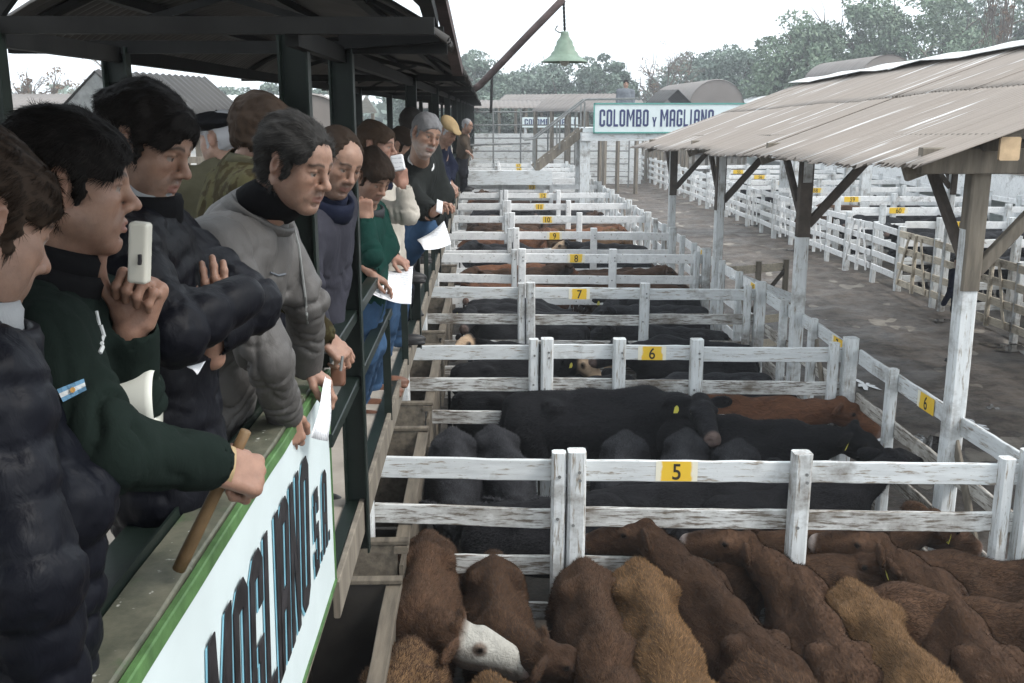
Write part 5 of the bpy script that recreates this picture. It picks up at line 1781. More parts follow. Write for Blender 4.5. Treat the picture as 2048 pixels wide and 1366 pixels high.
    V = relax(V, Q, 2, .4)
    Nn = vert_normals(V, Q)
    V = bone_disp(V, Nn, bones, fold, amp, int(abs(C[0] * 1000)) % 97, [joints[k_]['wrist'] for k_ in (-1, 1)])
    link('jacket', mesh_np('jacket', V, Q, True), M[jacket], root)
    # ---- collars: (height, radius, tube, material, forward tilt)
    for (ch, cr, ct_, cm, tl) in collar:
        mb = MB()
        nn, mm = 28, 10
        Vc, Fc = [], []
        for i in range(nn):
            a = 2 * math.pi * i / nn
            fa = math.cos(a)                         # 1 at the front
            for j in range(mm):
                b_ = 2 * math.pi * j / mm
                rad = cr + ct_ * .55 * math.cos(b_) + .004 * math.sin(3 * a + j)
                p = Nk + nd * (ch - .02 * fa * tl + ct_ * 1.5 * math.sin(b_)) + (fw * fa + lt * math.sin(a)) * rad * (1 + .05 * fa) + fw * .008
                Vc.append(p)
        for i in range(nn):
            for j in range(mm):
                Fc.append((i * mm + j, ((i + 1) % nn) * mm + j, ((i + 1) % nn) * mm + (j + 1) % mm, i * mm + (j + 1) % mm))
        link('collar', mesh_np('collar', Vc, Fc, True), M[cm], root)
    # ---- trousers and shoes
    if legs is not None:
        hp = {-1: Pv + lt * .095 - up * .02, 1: Pv - lt * .095 - up * .02}
        al = [np.array(v) for s in (-1, 1) for v in legs[s]] + [Pv]
        F = Field(np.min(al, 0) - .2, np.max(al, 0) + .2, max(jres, .011))
        F.ell(Pv, (.165, .125, .15), .05, TM)
        for s in (-1, 1):
            kn, an = np.array(legs[s][0]), np.array(legs[s][1])
            F.cone(hp[s], kn, .100, .074, .05); F.cone(kn, an, .074, .060, .04)
            F.cone(an, an - np.array([0, 0, .03]), .062, .066, .02)
        V, Q = F.mesh(); V = relax(V, Q, 1, .4); Nn = vert_normals(V, Q)
        V = V + Nn * ((1 - 2 * np.abs(vnoise(V * np.array([1, 1, 1.6]), 10, 3))) * .008 + vnoise(V, 30, 4) * .003)[:, None]
        link('trousers', mesh_np('trousers', V, Q, True), M[trousers], root)
        for s in (-1, 1):
            an, td = np.array(legs[s][1]), np.array(legs[s][2] if len(legs[s]) > 2 else fw)
            td = np.array([td[0], td[1], 0]); td /= np.linalg.norm(td)
            sr = np.cross(td, [0, 0, 1.0]); SM = np.stack([sr, td, np.array([0, 0, 1.0])], 1)
            b0 = np.array([an[0], an[1], an[2] - .075])
            F = Field(b0 - .24, b0 + .3, .008)
            F.ell(b0 + td * .09 + np.array([0, 0, .028]), (.046, .12, .042), .02, SM)
            F.ell(b0 - td * .01 + np.array([0, 0, .045]), (.040, .055, .055), .03, SM)
            F.rbox(b0 + td * .06 + np.array([0, 0, .004]), (.045, .140, .012), .012, SM, .008)
            V, Q = F.mesh()
            link('shoe', mesh_np('shoe', V, Q, True), M[shoes], root)
    # ---- hair or hat
    if hair is not None:
        make_hair(C, RM, hs, hair[0], M[hair[1]], root, hres * .9 if hres < .006 else hres, int(abs(C[1] * 100)) % 50, nhair, flow)
    if hat is not None:
        F = Field(C - .2, C + .2, max(.005, hres))
        T = lambda x, y, z: C + RM @ (np.array([x, y, z]) * hs)
        if hat[0] == 'beret':
            F.ell(T(0, .0, .085), (.125, .14, .035), .03, RM @ rotm(R(10), R(-8), 0)); F.ell(T(0, -.01, .055), (.082, .10, .03), .02, RM)
            F.cone(T(0, 0, .115), T(0, 0, .132), .006, .004, .006)
        else:
            F.ell(T(0, -.015, .07), (.092, .115, .055), .03, RM @ rotm(R(-12), 0, 0)); F.ell(T(0, .105, .062), (.062, .045, .010), .02, RM @ rotm(R(-18), 0, 0))
            F.half(T(0, 0, .03), RM @ np.array([0, -.2, -1]), .006)
        V, Q = F.mesh(); V = V + vert_normals(V, Q) * (vnoise(V, 25, 2) * .004)[:, None]
        link(hat[0] if hat[0] == 'beret' else 'flat_cap', mesh_np('hat', V, Q, True), M[hat[1]], root)
    root['_frame'] = 0
    del root['_frame']
    return root
nv = lambda a, b: (np.array(b) - np.array(a)) / np.linalg.norm(np.array(b) - np.array(a))
XV, YV, ZV = np.array([1., 0, 0]), np.array([0, 1., 0]), np.array([0, 0, 1.])
MEN = 'men watching the cattle from the walkway'
# A: nearest man at the left edge, looking down, seen from behind
A = person('man with short dark hair in a navy quilted jacket at the left edge, looking down', V3(-0.703, 1.392, 4.053), 52, -26, V3(-0.736, 1.349, 3.909), V3(-0.758, 1.313, 3.353), 18,
           {-1: dict(shoulder=V3(-0.633, 1.211, 3.856), elbow=V3(-0.558, 1.140, 3.647), wrist=V3(-0.573, 1.189, 3.325), hand=dict(dir=(.9, .3, -.4), back=ZV)),
            1: dict(elbow=V3(-0.624, 1.425, 3.630), wrist=V3(-0.684, 1.431, 3.202), hand=dict(dir=(.9, .3, -.4), back=ZV))},
           hair=('full', 'hair_brown'), jacket='c_navy_puffer', fold='quilt', amp=.0055, bulk=1.06, jres=.008, nhair=14000, collar=[(.03, .075, .02, 'c_greyshirt', 1), (-.01, .098, .022, 'c_navy_puffer', 1)], group=MEN, hres=.0032)
# B: man in dark green fleece speaking into a hand-held microphone
Bw = V3(-0.476, 1.661, 3.603); Bm = V3(-0.638, 1.777, 3.819)
B = person('man in dark green fleece speaking into a hand held microphone, stick in his other hand', V3(-0.714, 1.757, 4.078), 17, -8, V3(-0.781, 1.741, 3.912), V3(-0.867, 1.667, 3.315), 14,
           {-1: dict(shoulder=V3(-0.708, 1.577, 3.834), elbow=V3(-0.590, 1.497, 3.680), wrist=Bw, hand=dict(dir=nv(Bw, V3(-0.407, 1.710, 3.556)), back=nv(V3(-0.443, 1.714, 3.569), V3(-0.421, 1.617, 3.685)), curls=(62, 85, 50), thumb=(35, 35), s=1.02)),
            1: dict(shoulder=V3(-0.749, 1.901, 3.807), elbow=V3(-0.678, 1.845, 3.663), wrist=Bm, hand=dict(dir=nv(Bm, V3(-0.603, 1.786, 3.904)), back=nv(V3(-0.593, 1.709, 3.882), V3(-0.585, 1.789, 3.876)), curls=(78, 88, 50), thumb=(15, 25), s=1.0, spread=1, step=2, out=.75))},
           hair=('thick', 'hair_black'), jacket='c_green_fleece', amp=.0125, jres=.0075, nhair=14000, collar=[(.035, .072, .024, 'c_black', .6), (0, .085, .024, 'c_black', .8)], group=MEN, hres=.003, hs=.93, stubble=.22, bulk=1.04, flow=(-.3, -.5, -.3), wrist_r=.05)
# C: man in blue-black quilted jacket with folded arms
Cw = V3(-0.612, 2.202, 3.703)
C_ = person('dark haired man in a blue black quilted jacket with his arms folded', V3(-0.728, 2.222, 4.131), -14, -24, V3(-0.778, 2.229, 3.980), V3(-0.758, 2.247, 3.349), 8,
            {-1: dict(elbow=V3(-0.619, 1.951, 3.771), wrist=V3(-0.507, 2.102, 3.818), hand=None),
             1: dict(elbow=V3(-0.549, 2.334, 3.752), wrist=Cw, hand=dict(dir=nv(Cw, V3(-0.593, 2.166, 3.906)), back=nv(V3(-0.567, 2.101, 3.893), V3(-0.525, 2.001, 3.913)), curls=(16, 22, 14), thumb=(10, 10), spread=1))},
            hair=('thick', 'hair_black'), jacket='c_black_puffer', fold='quilt', amp=.005, bulk=1.10, jres=.0085, nhair=14000, collar=[(.045, .068, .016, 'c_greyshirt', .8), (.01, .085, .025, 'c_black', .6)], group=MEN, hs=.93, stubble=.4, flow=(.5, -.3, -.3))
# D: greying man in taupe jacket leaning on the sign wall
Dr, Dl = V3(-0.586, 2.814, 3.335), V3(-0.582, 3.156, 3.392)
D = person('greying man in a taupe grey jacket leaning both hands on the green sign wall', V3(-0.504, 2.734, 4.063), -26, -20, V3(-0.645, 2.806, 3.916), V3(-0.842, 2.820, 3.333), 0,
           {-1: dict(shoulder=V3(-0.704, 2.627, 3.843), elbow=V3(-0.571, 2.560, 3.568), wrist=Dr, hand=dict(dir=nv(Dr, V3(-0.569, 2.845, 3.206)), back=nv(V3(-0.573, 2.876, 3.250), V3(-0.508, 2.741, 3.339)), curls=(38, 50, 25), thumb=(20, 20), s=1.05)),
            1: dict(elbow=V3(-0.541, 2.986, 3.641), wrist=Dl, hand=dict(dir=nv(Dl, V3(-0.501, 3.167, 3.316)), back=ZV, curls=(28, 40, 25), thumb=(20, 20), s=1.05))},
           hair=('swept', 'hair_salt'), jacket='c_grey_nylon', amp=.0115, jres=.0075, nhair=14000, collar=[(.066, .074, .036, 'c_black', .3), (.0, .102, .020, 'c_grey_nylon', 1.4)], group=MEN, hs=.96, stubble=.25, bulk=1.12, flow=(0, -.9, -.25), wrist_r=.052, skin=(.31, .198, .146))
# E: two men at the back, one in a beret
E1 = person('man in a black beret and olive pullover with his back to the rail', V3(-1.140, 4.469, 4.077), 150, -10, V3(-1.124, 4.434, 3.925), V3(-1.179, 4.416, 3.398), 120, {}, hair=('underhat', 'hair_grey'), jacket='c_olive', hat=('beret', 'c_black'),
            hres=.006, jres=.012, nhair=600, collar=[(.03, .075, .02, 'c_olive', 0)], group=MEN, bulk=1.1)
Ew = V3(-0.558, 3.429, 3.423)
E2 = person('brown haired man in olive camouflage coat half hidden behind the greying man', V3(-0.726, 3.390, 4.123), 50, -12, V3(-0.798, 3.384, 3.998), V3(-0.877, 3.331, 3.405), 25,
            {-1: dict(elbow=V3(-0.687, 3.330, 3.645), wrist=Ew, hand=dict(dir=nv(Ew, V3(-0.492, 3.412, 3.356)), back=nv(V3(-0.526, 3.419, 3.382), V3(-0.480, 3.355, 3.467)), curls=(45, 60, 35), thumb=(25, 25)))},
            hair=('full', 'hair_brown'), jacket='c_camo', hres=.005, jres=.011, nhair=2500, group=MEN, collar=[(.03, .085, .02, 'c_olive', .5)], bulk=1.08)
# F: man in slate coat between the two nearest posts
F_ = person('man in a slate grey coat with navy collar looking down between the two nearest posts', V3(-0.563, 3.924, 4.009), -48, -26, V3(-0.644, 3.988, 3.831), V3(-0.778, 4.126, 3.300), -12,
            {-1: dict(elbow=V3(-0.675, 3.770, 3.552), wrist=V3(-0.645, 3.829, 3.364), hand=None), 1: dict(elbow=V3(-0.627, 4.119, 3.513), wrist=V3(-0.626, 4.028, 3.342), hand=None)},
            hair=('recede', 'hair_brown'), jacket='c_slate', hres=.005, jres=.011, nhair=2500, roll=10, collar=[(.045, .072, .02, 'c_navy', .5), (.02, .10, .028, 'c_navy', .8)], group=MEN, stubble=.4, hem=.35, bulk=1.08,
            legs={-1: (V3(-0.811, 4.060, 3.014), V3(-0.882, 4.296, 2.472)), 1: (V3(-0.798, 4.161, 3.006), V3(-0.866, 4.400, 2.479))})
# G: dark haired man resting his face on his fist
Gf, Gw = V3(-0.593, 5.006, 3.667), V3(-0.595, 5.185, 3.374)
G = person('dark haired man in green jersey resting his cheek on his fist', V3(-0.573, 5.177, 3.872), -42, -34, V3(-0.633, 5.287, 3.676), V3(-0.676, 5.381, 3.192), -8,
           {-1: dict(elbow=V3(-0.564, 4.936, 3.501), wrist=Gf, hand=dict(dir=nv(Gf, V3(-0.596, 5.001, 3.778)), back=nv(V3(-0.603, 5.043, 3.738), V3(-0.538, 4.640, 3.775)), curls=(80, 90, 50), thumb=(40, 40), s=1.05)),
            1: dict(elbow=V3(-0.512, 5.345, 3.497), wrist=Gw, hand=dict(dir=nv(Gw, V3(-0.512, 5.199, 3.310)), back=ZV, curls=(20, 25, 15)))},
           hair=('thick', 'hair_brown'), jacket='c_teal', hres=.0055, jres=.012, nhair=2500, collar=[(.02, .085, .02, 'c_darkgrey', .6)], group=MEN, flow=(0, .3, -.5),
           legs={-1: (V3(-0.668, 5.365, 2.901), V3(-0.790, 5.730, 2.467), (.9, -.1, 0)), 1: (V3(-0.641, 5.471, 2.918), V3(-0.779, 5.937, 2.478), (.9, -.1, 0))}, trousers='c_jeans', shoes='leather_brown')
# H: man speaking into a white microphone
Hw, Hl = V3(-0.441, 5.485, 3.799), V3(-0.516, 5.600, 3.401)
H = person('brown haired man in a pale beige jacket speaking into a white microphone', V3(-0.600, 5.671, 4.011), -14, -8, V3(-0.627, 5.752, 3.780), V3(-0.595, 5.908, 3.258), -6,
           {-1: dict(elbow=V3(-0.412, 5.480, 3.648), wrist=Hw, hand=dict(dir=nv(Hw, V3(-0.452, 5.450, 3.913)), back=nv(V3(-0.456, 5.478, 3.858), V3(-0.368, 5.378, 3.878)), curls=(48, 60, 40), thumb=(15, 25))),
            1: dict(elbow=V3(-0.544, 5.913, 3.511), wrist=Hl, hand=dict(dir=nv(Hl, V3(-0.442, 5.568, 3.360)), back=ZV, curls=(30, 35, 20)))},
           hair=('full', 'hair_mid'), jacket='c_beige', hres=.0055, jres=.012, nhair=2500, collar=[(.02, .085, .02, 'c_navy', .6)], group=MEN, flow=(0, -.5, -.4), skin=(.33, .205, .155),
           legs={-1: (V3(-0.636, 5.992, 2.952), V3(-0.739, 6.245, 2.479), (.9, .0, 0)), 1: (V3(-0.615, 6.089, 2.932), V3(-0.713, 6.402, 2.497), (.9, .0, 0))}, trousers='c_jeans', shoes='leather_brown')
# J: grey haired man in a charcoal jacket with one foot up on the rail
Jw = V3(-0.306, 6.081, 3.599)
J = person('grey haired man with white beard in charcoal jacket, one foot up on the rail', V3(-0.355, 6.240, 4.058), -58, -16, V3(-0.415, 6.453, 3.860), V3(-0.603, 6.819, 3.422), -18,
           {-1: dict(elbow=V3(-0.369, 6.237, 3.596), wrist=Jw, hand=dict(dir=nv(Jw, V3(-0.242, 6.022, 3.662)), back=ZV, curls=(40, 45, 30))),
            1: dict(elbow=V3(-0.274, 6.658, 3.654), wrist=V3(-0.316, 6.522, 3.504), hand=None)},
           hair=('short', 'hair_grey'), jacket='c_charcoal', hres=.0055, jres=.012, nhair=2500, roll=14, brow=(.06, .055, .05), stubble=.75, stub_col=(.36, .35, .34), bulk=1.2, collar=[(.03, .078, .018, 'c_white', .5), (.0, .09, .02, 'c_charcoal', .8)], group=MEN,
           legs={-1: (V3(-0.367, 6.257, 3.464), V3(-0.594, 6.554, 3.165), (.9, .1, 0)), 1: (V3(-0.604, 7.023, 2.973), V3(-0.651, 7.291, 2.575), (.9, .15, 0))}, trousers='c_jeans', hem=.10)
# others farther along
K = person('man in a tan flat cap and dark coat reading papers over the rail', V3(-0.361, 10.231, 3.996), -40, -34, V3(-0.447, 10.292, 3.807), V3(-0.635, 10.604, 3.357), -8,
           {-1: dict(elbow=V3(-0.394, 10.138, 3.592), wrist=V3(-0.371, 10.010, 3.487), hand=dict(dir=(.6, -.2, -.5), back=ZV)), 1: dict(elbow=V3(-0.331, 10.553, 3.618), wrist=V3(-0.351, 10.315, 3.475), hand=dict(dir=(.6, -.2, -.5), back=ZV))},
           hair=('underhat', 'hair_grey'), hat=('cap', 'c_tweed'), jacket='c_navy', hres=.008, jres=.016, nhair=500, group=MEN, legs={-1: (V3(-0.696, 10.622, 2.987), V3(-0.780, 10.954, 2.636)), 1: (V3(-0.688, 10.828, 2.991), V3(-0.760, 11.161, 2.646))})
L_ = person('distant bald man in a brown coat with a hand on the rail', V3(-0.323, 19.964, 3.907), -25, -15, V3(-0.385, 20.030, 3.743), V3(-0.435, 20.341, 3.305), -5,
            {-1: dict(elbow=V3(-0.336, 19.867, 3.489), wrist=V3(-0.306, 19.743, 3.398), hand=dict(dir=(.7, -.1, -.5), back=ZV))}, hair=('recede', 'hair_grey'), jacket='c_brown', hres=.012, jres=.025, nhair=0, group=MEN,
            legs={-1: (V3(-0.437, 20.267, 2.984), V3(-0.452, 20.805, 2.646)), 1: (V3(-0.405, 20.671, 2.959), V3(-0.419, 21.215, 2.647))})
Mx = person('man with dark hair and black coat standing behind the grey haired man', V3(-0.540, 7.793, 4.090), 60, -5, V3(-0.572, 7.751, 3.904), V3(-0.621, 7.946, 3.412), 60, {}, hair=('full', 'hair_black'), jacket='c_black', hres=.008, jres=.014, nhair=500, group=MEN, bulk=1.1,
            legs={-1: (V3(-0.639, 8.061, 3.017), V3(-0.673, 8.363, 2.544)), 1: (V3(-0.680, 8.265, 3.008), V3(-0.715, 8.570, 2.548))})
M2 = person('man in slate coat between the beige jacket and the grey haired man', V3(-0.568, 7.146, 3.955), -20, -20, V3(-0.597, 7.113, 3.808), V3(-0.646, 7.208, 3.324), -10, {}, hair=('short', 'hair_brown'), jacket='c_slate', hres=.008, jres=.014, nhair=400, group=MEN)
Nn_ = person('man in a grey blue coat standing on the footbridge above the lettered board', V3(4.860, 35.185, 5.069), -95, 0, V3(4.842, 35.140, 4.869), V3(4.821, 34.998, 4.253), -90, {}, hair=('full', 'hair_black'), jacket='c_greyblue', hres=.014, jres=.03, nhair=0, collar=(),
             legs={-1: (V3(4.733, 34.919, 3.903), V3(4.732, 34.853, 3.620)), 1: (V3(4.904, 34.914, 3.903), V3(4.902, 34.849, 3.620))}, bulk=1.25, hs=1.1, shoulder_w=.2)
O_ = person('man in navy top in the alley, half hidden by the nearest roof post', V3(7.892, 16.265, 1.759), 120, -5, V3(7.891, 16.231, 1.614), V3(7.887, 16.091, 1.007), 120, {}, hair=('full', 'hair_black'), jacket='c_navy', hres=.010, jres=.02, nhair=0,
            legs={-1: (V3(7.834, 15.993, 0.579), V3(7.815, 15.902, 0.182)), 1: (V3(7.926, 15.990, 0.579), V3(7.940, 15.898, 0.182))})

# ------------------------------------------------------------------ things they hold
mic = empty('hand_microphone', V3(-0.579, 1.688, 3.971), 'grey white hand held microphone in the fist of the man in green fleece', 'microphone')
def slab(name, c, ax, ay, az, hs, mat, parent, r=.006, h=.0025):
    RMs = np.stack([ax, ay, az], 1)
    F = Field(np.array(c) - np.linalg.norm(hs) - .01, np.array(c) + np.linalg.norm(hs) + .01, h)
    F.rbox(c, hs, r, RMs, .001)
    V, Q = F.mesh()
    return link(name, mesh_np(name, V, Q, True), mat, parent)
cr_, cu_, cf_ = np.array([.9996, -.0273, 0]), np.array([.0061, .2254, .9743]), np.array([.0266, .9739, -.2255])
my = nv(V3(-0.581, 1.677, 3.922), V3(-0.571, 1.677, 4.014)); mz_ = -cf_ - my * (-cf_ @ my); mz_ /= np.linalg.norm(mz_); mx_ = np.cross(my, mz_)
slab('case', V3(-0.581, 1.692, 3.966), mx_, my, mz_, (.0165, .052, .014), M['cream'], mic, .006)
slab('switch', V3(-0.575, 1.671, 3.957), mx_, my, mz_, (.003, .009, .003), M['black_paint'], mic, .001, .0015)
slab('grille', V3(-0.579, 1.699, 4.009), mx_, my, mz_, (.0150, .006, .0125), M['grey_metal'], mic, .003)
stick = empty('wooden_stick', V3(-0.521, 1.715, 3.473), 'brown wooden stick held upright against the sign wall by the man in green fleece', 'stick')
s0, s1 = V3(-0.432, 1.730, 3.637), V3(-0.573, 1.733, 3.368)
mb = MB(); mb.tube([s0 + (s1 - s0) * t for t in np.linspace(0, 1, 9)], [.010, .0105, .011, .0112, .0116, .012, .0125, .013, .0125], 12); mb.build('shaft', M['stick'], stick, True)
band = empty('wrist_band', Bw, 'tan elastic band round the wrist of the hand with the stick', 'band')
def band_ring(c, ax, r, th, mat, parent, name):
    ax = ax / np.linalg.norm(ax); u = np.cross(ax, [0, 0, 1.]); u /= np.linalg.norm(u); v = np.cross(ax, u)
    V, Fq = [], []
    n = 28
    for i in range(n):
        a = 2 * math.pi * i / n
        o = u * math.cos(a) + v * math.sin(a)
        for dr, da in ((0, -1), (.25, -1), (.25, 1), (0, 1)):
            V.append(c + o * (r + dr * th) + ax * da * th + ax * .004 * math.sin(2 * a))
    for i in range(n):
        for j in range(4):
            Fq.append((i * 4 + j, ((i + 1) % n) * 4 + j, ((i + 1) % n) * 4 + (j + 1) % 4, i * 4 + (j + 1) % 4))
    return link(name, mesh_np(name, V, Fq, True), mat, parent)
hd_ = nv(Bw, V3(-0.407, 1.710, 3.556))
band_ring(Bw + hd_ * .022, hd_, .036, .006, M['elastic'], band, 'loop')
mega = empty('megaphone', V3(-0.678, 1.961, 3.629), 'cream megaphone bell hanging between the man in green and the man with folded arms', 'megaphone')
mc = V3(-0.616, 1.785, 3.675); axm = np.array([.985, .17, .02])
q_ = Vector((0, 0, 1)).rotation_difference(Vector(axm)).to_matrix()
mb = MB(); mb.lathe([(.060, .012), (.064, .006), (.063, -.002), (.052, -.03), (.04, -.075), (.028, -.12), (.02, -.125), (.024, -.12), (.036, -.075), (.048, -.03), (.059, .0)], mc, 32, q_); mb.build('bell', M['cream_light'], mega, True)
mb = MB(); mb.lathe([(0, -.22), (.028, -.22), (.03, -.13), (.022, -.12), (0, -.12)], mc, 20, q_); mb.build('body', M['cream'], mega, True)

mic2 = empty('white_microphone', V3(-0.459, 5.443, 3.927), 'white hand microphone at the mouth of the man in the beige jacket', 'microphone')
my2 = nv(V3(-0.453, 5.451, 3.873), V3(-0.470, 5.462, 3.965)); mz2 = -cf_ - my2 * (-cf_ @ my2); mz2 /= np.linalg.norm(mz2); mx2 = np.cross(my2, mz2)
slab('case', V3(-0.461, 5.432, 3.925), mx2, my2, mz2, (.034, .042, .02), M['paper'], mic2, .008, .004)

def sheet(pts, label, group='papers held over the rail', bend=.01, n=7):
    """a paper sheet spanned by four corners, gently curled, with a fold and print lines"""
    a, b, c, d = [np.array(p, float) for p in pts]
    nrm = np.cross(b - a, d - a); nrm /= np.linalg.norm(nrm)
    V = []
    for i in range(n):
        for j in range(n):
            u, v = i / (n - 1), j / (n - 1)
            p = (a * (1 - u) + b * u) * (1 - v) + (d * (1 - u) + c * u) * v
            V.append(p + nrm * bend * (math.sin(math.pi * u) + .6 * math.sin(2 * math.pi * v + 1)))
    Fq = [(i * n + j, (i + 1) * n + j, (i + 1) * n + j + 1, i * n + j + 1) for i in range(n - 1) for j in range(n - 1)]
    o = link('paper_sheet', mesh_np('paper_sheet', V, Fq, True), M['paper'])
    o.modifiers.new('thick', 'SOLIDIFY').thickness = .0012
    return tag(o, label, 'paper', group)
sheet([V3(-0.507, 3.088, 3.376), V3(-0.495, 3.124, 3.353), V3(-0.496, 3.013, 3.184), V3(-0.528, 2.893, 3.238)], 'folded white paper hanging over the sign wall from the hand of the man in grey', None, .006)
sheet([V3(-0.679, 5.306, 3.309), V3(-0.560, 5.560, 3.314), V3(-0.460, 5.178, 3.229), V3(-0.598, 5.094, 3.292)], 'white paper lying on the rail under the hand beside the second post', None, .012)
sheet([V3(-0.577, 5.514, 3.335), V3(-0.403, 5.565, 3.355), V3(-0.389, 5.173, 3.213), V3(-0.547, 5.136, 3.258)], 'unfolded white list held flat over the rail by the man in the beige jacket', None, .012)
sheet([V3(-0.403, 5.948, 3.453), V3(-0.252, 6.219, 3.536), V3(-0.203, 5.987, 3.423), V3(-0.350, 5.734, 3.422)], 'large white sheet held out below the knee of the grey haired man', None, .012)
sheet([V3(-0.281, 5.968, 3.687), V3(-0.246, 5.963, 3.673), V3(-0.251, 5.927, 3.603), V3(-0.287, 5.931, 3.617)], 'small white card in the fingers of the grey haired man', None, .002)
sheet([V3(-0.416, 9.900, 3.447), V3(-0.331, 10.016, 3.516), V3(-0.319, 9.882, 3.380), V3(-0.384, 9.769, 3.331)], 'white papers in the hands of the man in the flat cap', None, .01)
sheet([V3(-0.612, 2.003, 3.688), V3(-0.587, 2.053, 3.687), V3(-0.589, 1.999, 3.673), V3(-0.593, 2.000, 3.675)], 'corner of white paper under the folded arms', None, .002)
pen = empty('pen', V3(-0.495, 3.358, 3.347), 'silver pen in the hand with the olive sleeve', 'pen')
mb = MB(); mb.tube([V3(-0.500, 3.353, 3.323), V3(-0.493, 3.365, 3.373)], .005, 8); mb.build('barrel', M['grey_metal'], pen)
pouch = empty('pouch', V3(-0.513, 3.399, 3.297), 'dark leather pouch hanging below the hand with the pen', 'pouch')
slab('bag', V3(-0.519, 3.417, 3.288), cr_, cu_, -cf_, (.026, .036, .02), M['leather_brown'], pouch, .012, .006)

# flag patch and piping on the green fleece, laid onto its surface
from mathutils.bvhtree import BVHTree
def on_surface(obj, grid_pts, direction, lift):
    me = obj.data
    bvh = BVHTree.FromPolygons([v.co.copy() for v in me.vertices], [tuple(p.vertices) for p in me.polygons])
    out = []
    for p in grid_pts:
        h, n, i, d = bvh.ray_cast(Vector(p) - Vector(direction) * .25, Vector(direction))
        out.append((h if h is not None else Vector(p)) - Vector(direction) * lift)
    return out
jk = [c for c in B.children if c.name.startswith('jacket')][0]
# direction into the sleeve, from where it faces
pc = V3(-0.621, 1.462, 3.791); dr = nv(np.array([0, 0, 4.2]), pc)
gx, gy = 7, 7
flag = []
cs = [V3(-0.643, 1.463, 3.792), V3(-0.602, 1.466, 3.808), V3(-0.598, 1.462, 3.791), V3(-0.634, 1.459, 3.773)]
V = [((cs[0] * (1 - i / (gx - 1)) + cs[1] * i / (gx - 1)) * (1 - j / (gy - 1)) + (cs[3] * (1 - i / (gx - 1)) + cs[2] * i / (gx - 1)) * j / (gy - 1)) for j in range(gy) for i in range(gx)]
V = on_surface(jk, V, dr, .003)
def stripe(name, rows, cols, mat, lift):
    i0, i1 = cols; j0, j1 = rows
    VV = [V[j * gx + i] - Vector(dr) * lift for j in range(j0, j1 + 1) for i in range(i0, i1 + 1)]
    w = i1 - i0 + 1
    FF = [(a * w + b_, a * w + b_ + 1, (a + 1) * w + b_ + 1, (a + 1) * w + b_) for a in range(j1 - j0) for b_ in range(w - 1)]
    return link(name, mesh_np(name, VV, FF), mat, jk)
sky_c = cloth_mat('pale_blue_embroidery', (.14, .28, .42), .8, .1); wh_c = cloth_mat('white_embroidery', (.58, .60, .60), .8, .05); sun_c = cloth_mat('ochre_embroidery', (.45, .25, .08), .8, .1)
stripe('flag_stripe', (0, 2), (0, 6), sky_c, 0); stripe('flag_stripe', (2, 4), (0, 6), wh_c, .0005); stripe('flag_stripe', (4, 6), (0, 6), sky_c, 0)
cV = V[3 * gx + 3]
ux_ = (V[3 * gx + 4] - V[3 * gx + 3]).normalized(); uy_ = (V[4 * gx + 3] - V[3 * gx + 3]).normalized()
sv = [cV - Vector(dr) * .003 + (ux_ * math.cos(a) + uy_ * math.sin(a)) * .0042 for a in np.linspace(0, 2 * math.pi, 13)[:-1]]
link('flag_sun', mesh_np('flag_sun', sv, [tuple(range(12))]), sun_c, jk)
for (a, b_) in ((V3(-0.619, 1.589, 3.896), V3(-0.614, 1.584, 3.873)), (V3(-0.607, 1.579, 3.854), V3(-0.614, 1.575, 3.834)), (V3(-0.612, 1.574, 3.831), V3(-0.617, 1.572, 3.821)), (V3(-0.611, 1.584, 3.873), V3(-0.605, 1.579, 3.854))):
    pp = on_surface(jk, [a + (b_ - a) * t for t in np.linspace(0, 1, 6)], dr, .003)
    mb = MB(); mb.tube(pp, .0035, 6); mb.build('piping', wh_c, jk)
# zip and chest seam on the grey jacket
jd = [c for c in D.children if c.name.startswith('jacket')][0]
dr2 = nv(np.array([0, 0, 4.2]), V3(-0.481, 2.595, 3.820))
for pl, mt, rad in (([V3(-0.515, 2.715, 3.891), V3(-0.502, 2.704, 3.845), V3(-0.494, 2.688, 3.779), V3(-0.484, 2.670, 3.700), V3(-0.476, 2.645, 3.595)], M['grey_metal'], .004), ([V3(-0.580, 2.689, 3.773), V3(-0.559, 2.687, 3.764), V3(-0.533, 2.687, 3.769)], M['c_greyblue'], .003)):
    q = []
    for k in range(len(pl) - 1):
        for t in np.linspace(0, 1, 5)[:-1]: q.append(pl[k] + (pl[k + 1] - pl[k]) * t)
    pp = on_surface(jd, q, dr2, .003)
    mb = MB(); mb.tube(pp, rad, 6); mb.build('zip' if rad > .0035 else 'chest_stripe', mt, jd)
# ------------------------------------------------------------------ trees beyond the yards
def leaf_mat(name, c1, c2):
    m, nt, b = new_mat(name)
    g = nt.nodes.new("ShaderNodeNewGeometry")
    r = ramp(nt, g.outputs['Random Per Island'], [(0, c1), (1, c2)])
    n = ramp(nt, noise(nt, .35, 3, .5), [(.35, (.75, .75, .75)), (.65, (1.2, 1.2, 1.15))])
    mu = nt.nodes.new("ShaderNodeMix"); mu.data_type = 'RGBA'; mu.blend_type = 'MULTIPLY'; mu.inputs[0].default_value = 1
    nt.links.new(r.outputs[0], mu.inputs[6]); nt.links.new(n.outputs[0], mu.inputs[7])
    nt.links.new(mu.outputs[2], b.inputs['Base Color'])
    b.inputs['Roughness'].default_value = .7
    b.inputs['Transmission Weight'].default_value = 0
    return m
M['leaf_green'] = leaf_mat('eucalyptus_leaves', (.085, .135, .088), (.18, .235, .16))
M['leaf_grey'] = leaf_mat('grey_green_leaves', (.10, .145, .115), (.19, .24, .20))
M['leaf_brown'] = leaf_mat('russet_leaves', (.10, .065, .040), (.20, .13, .085))
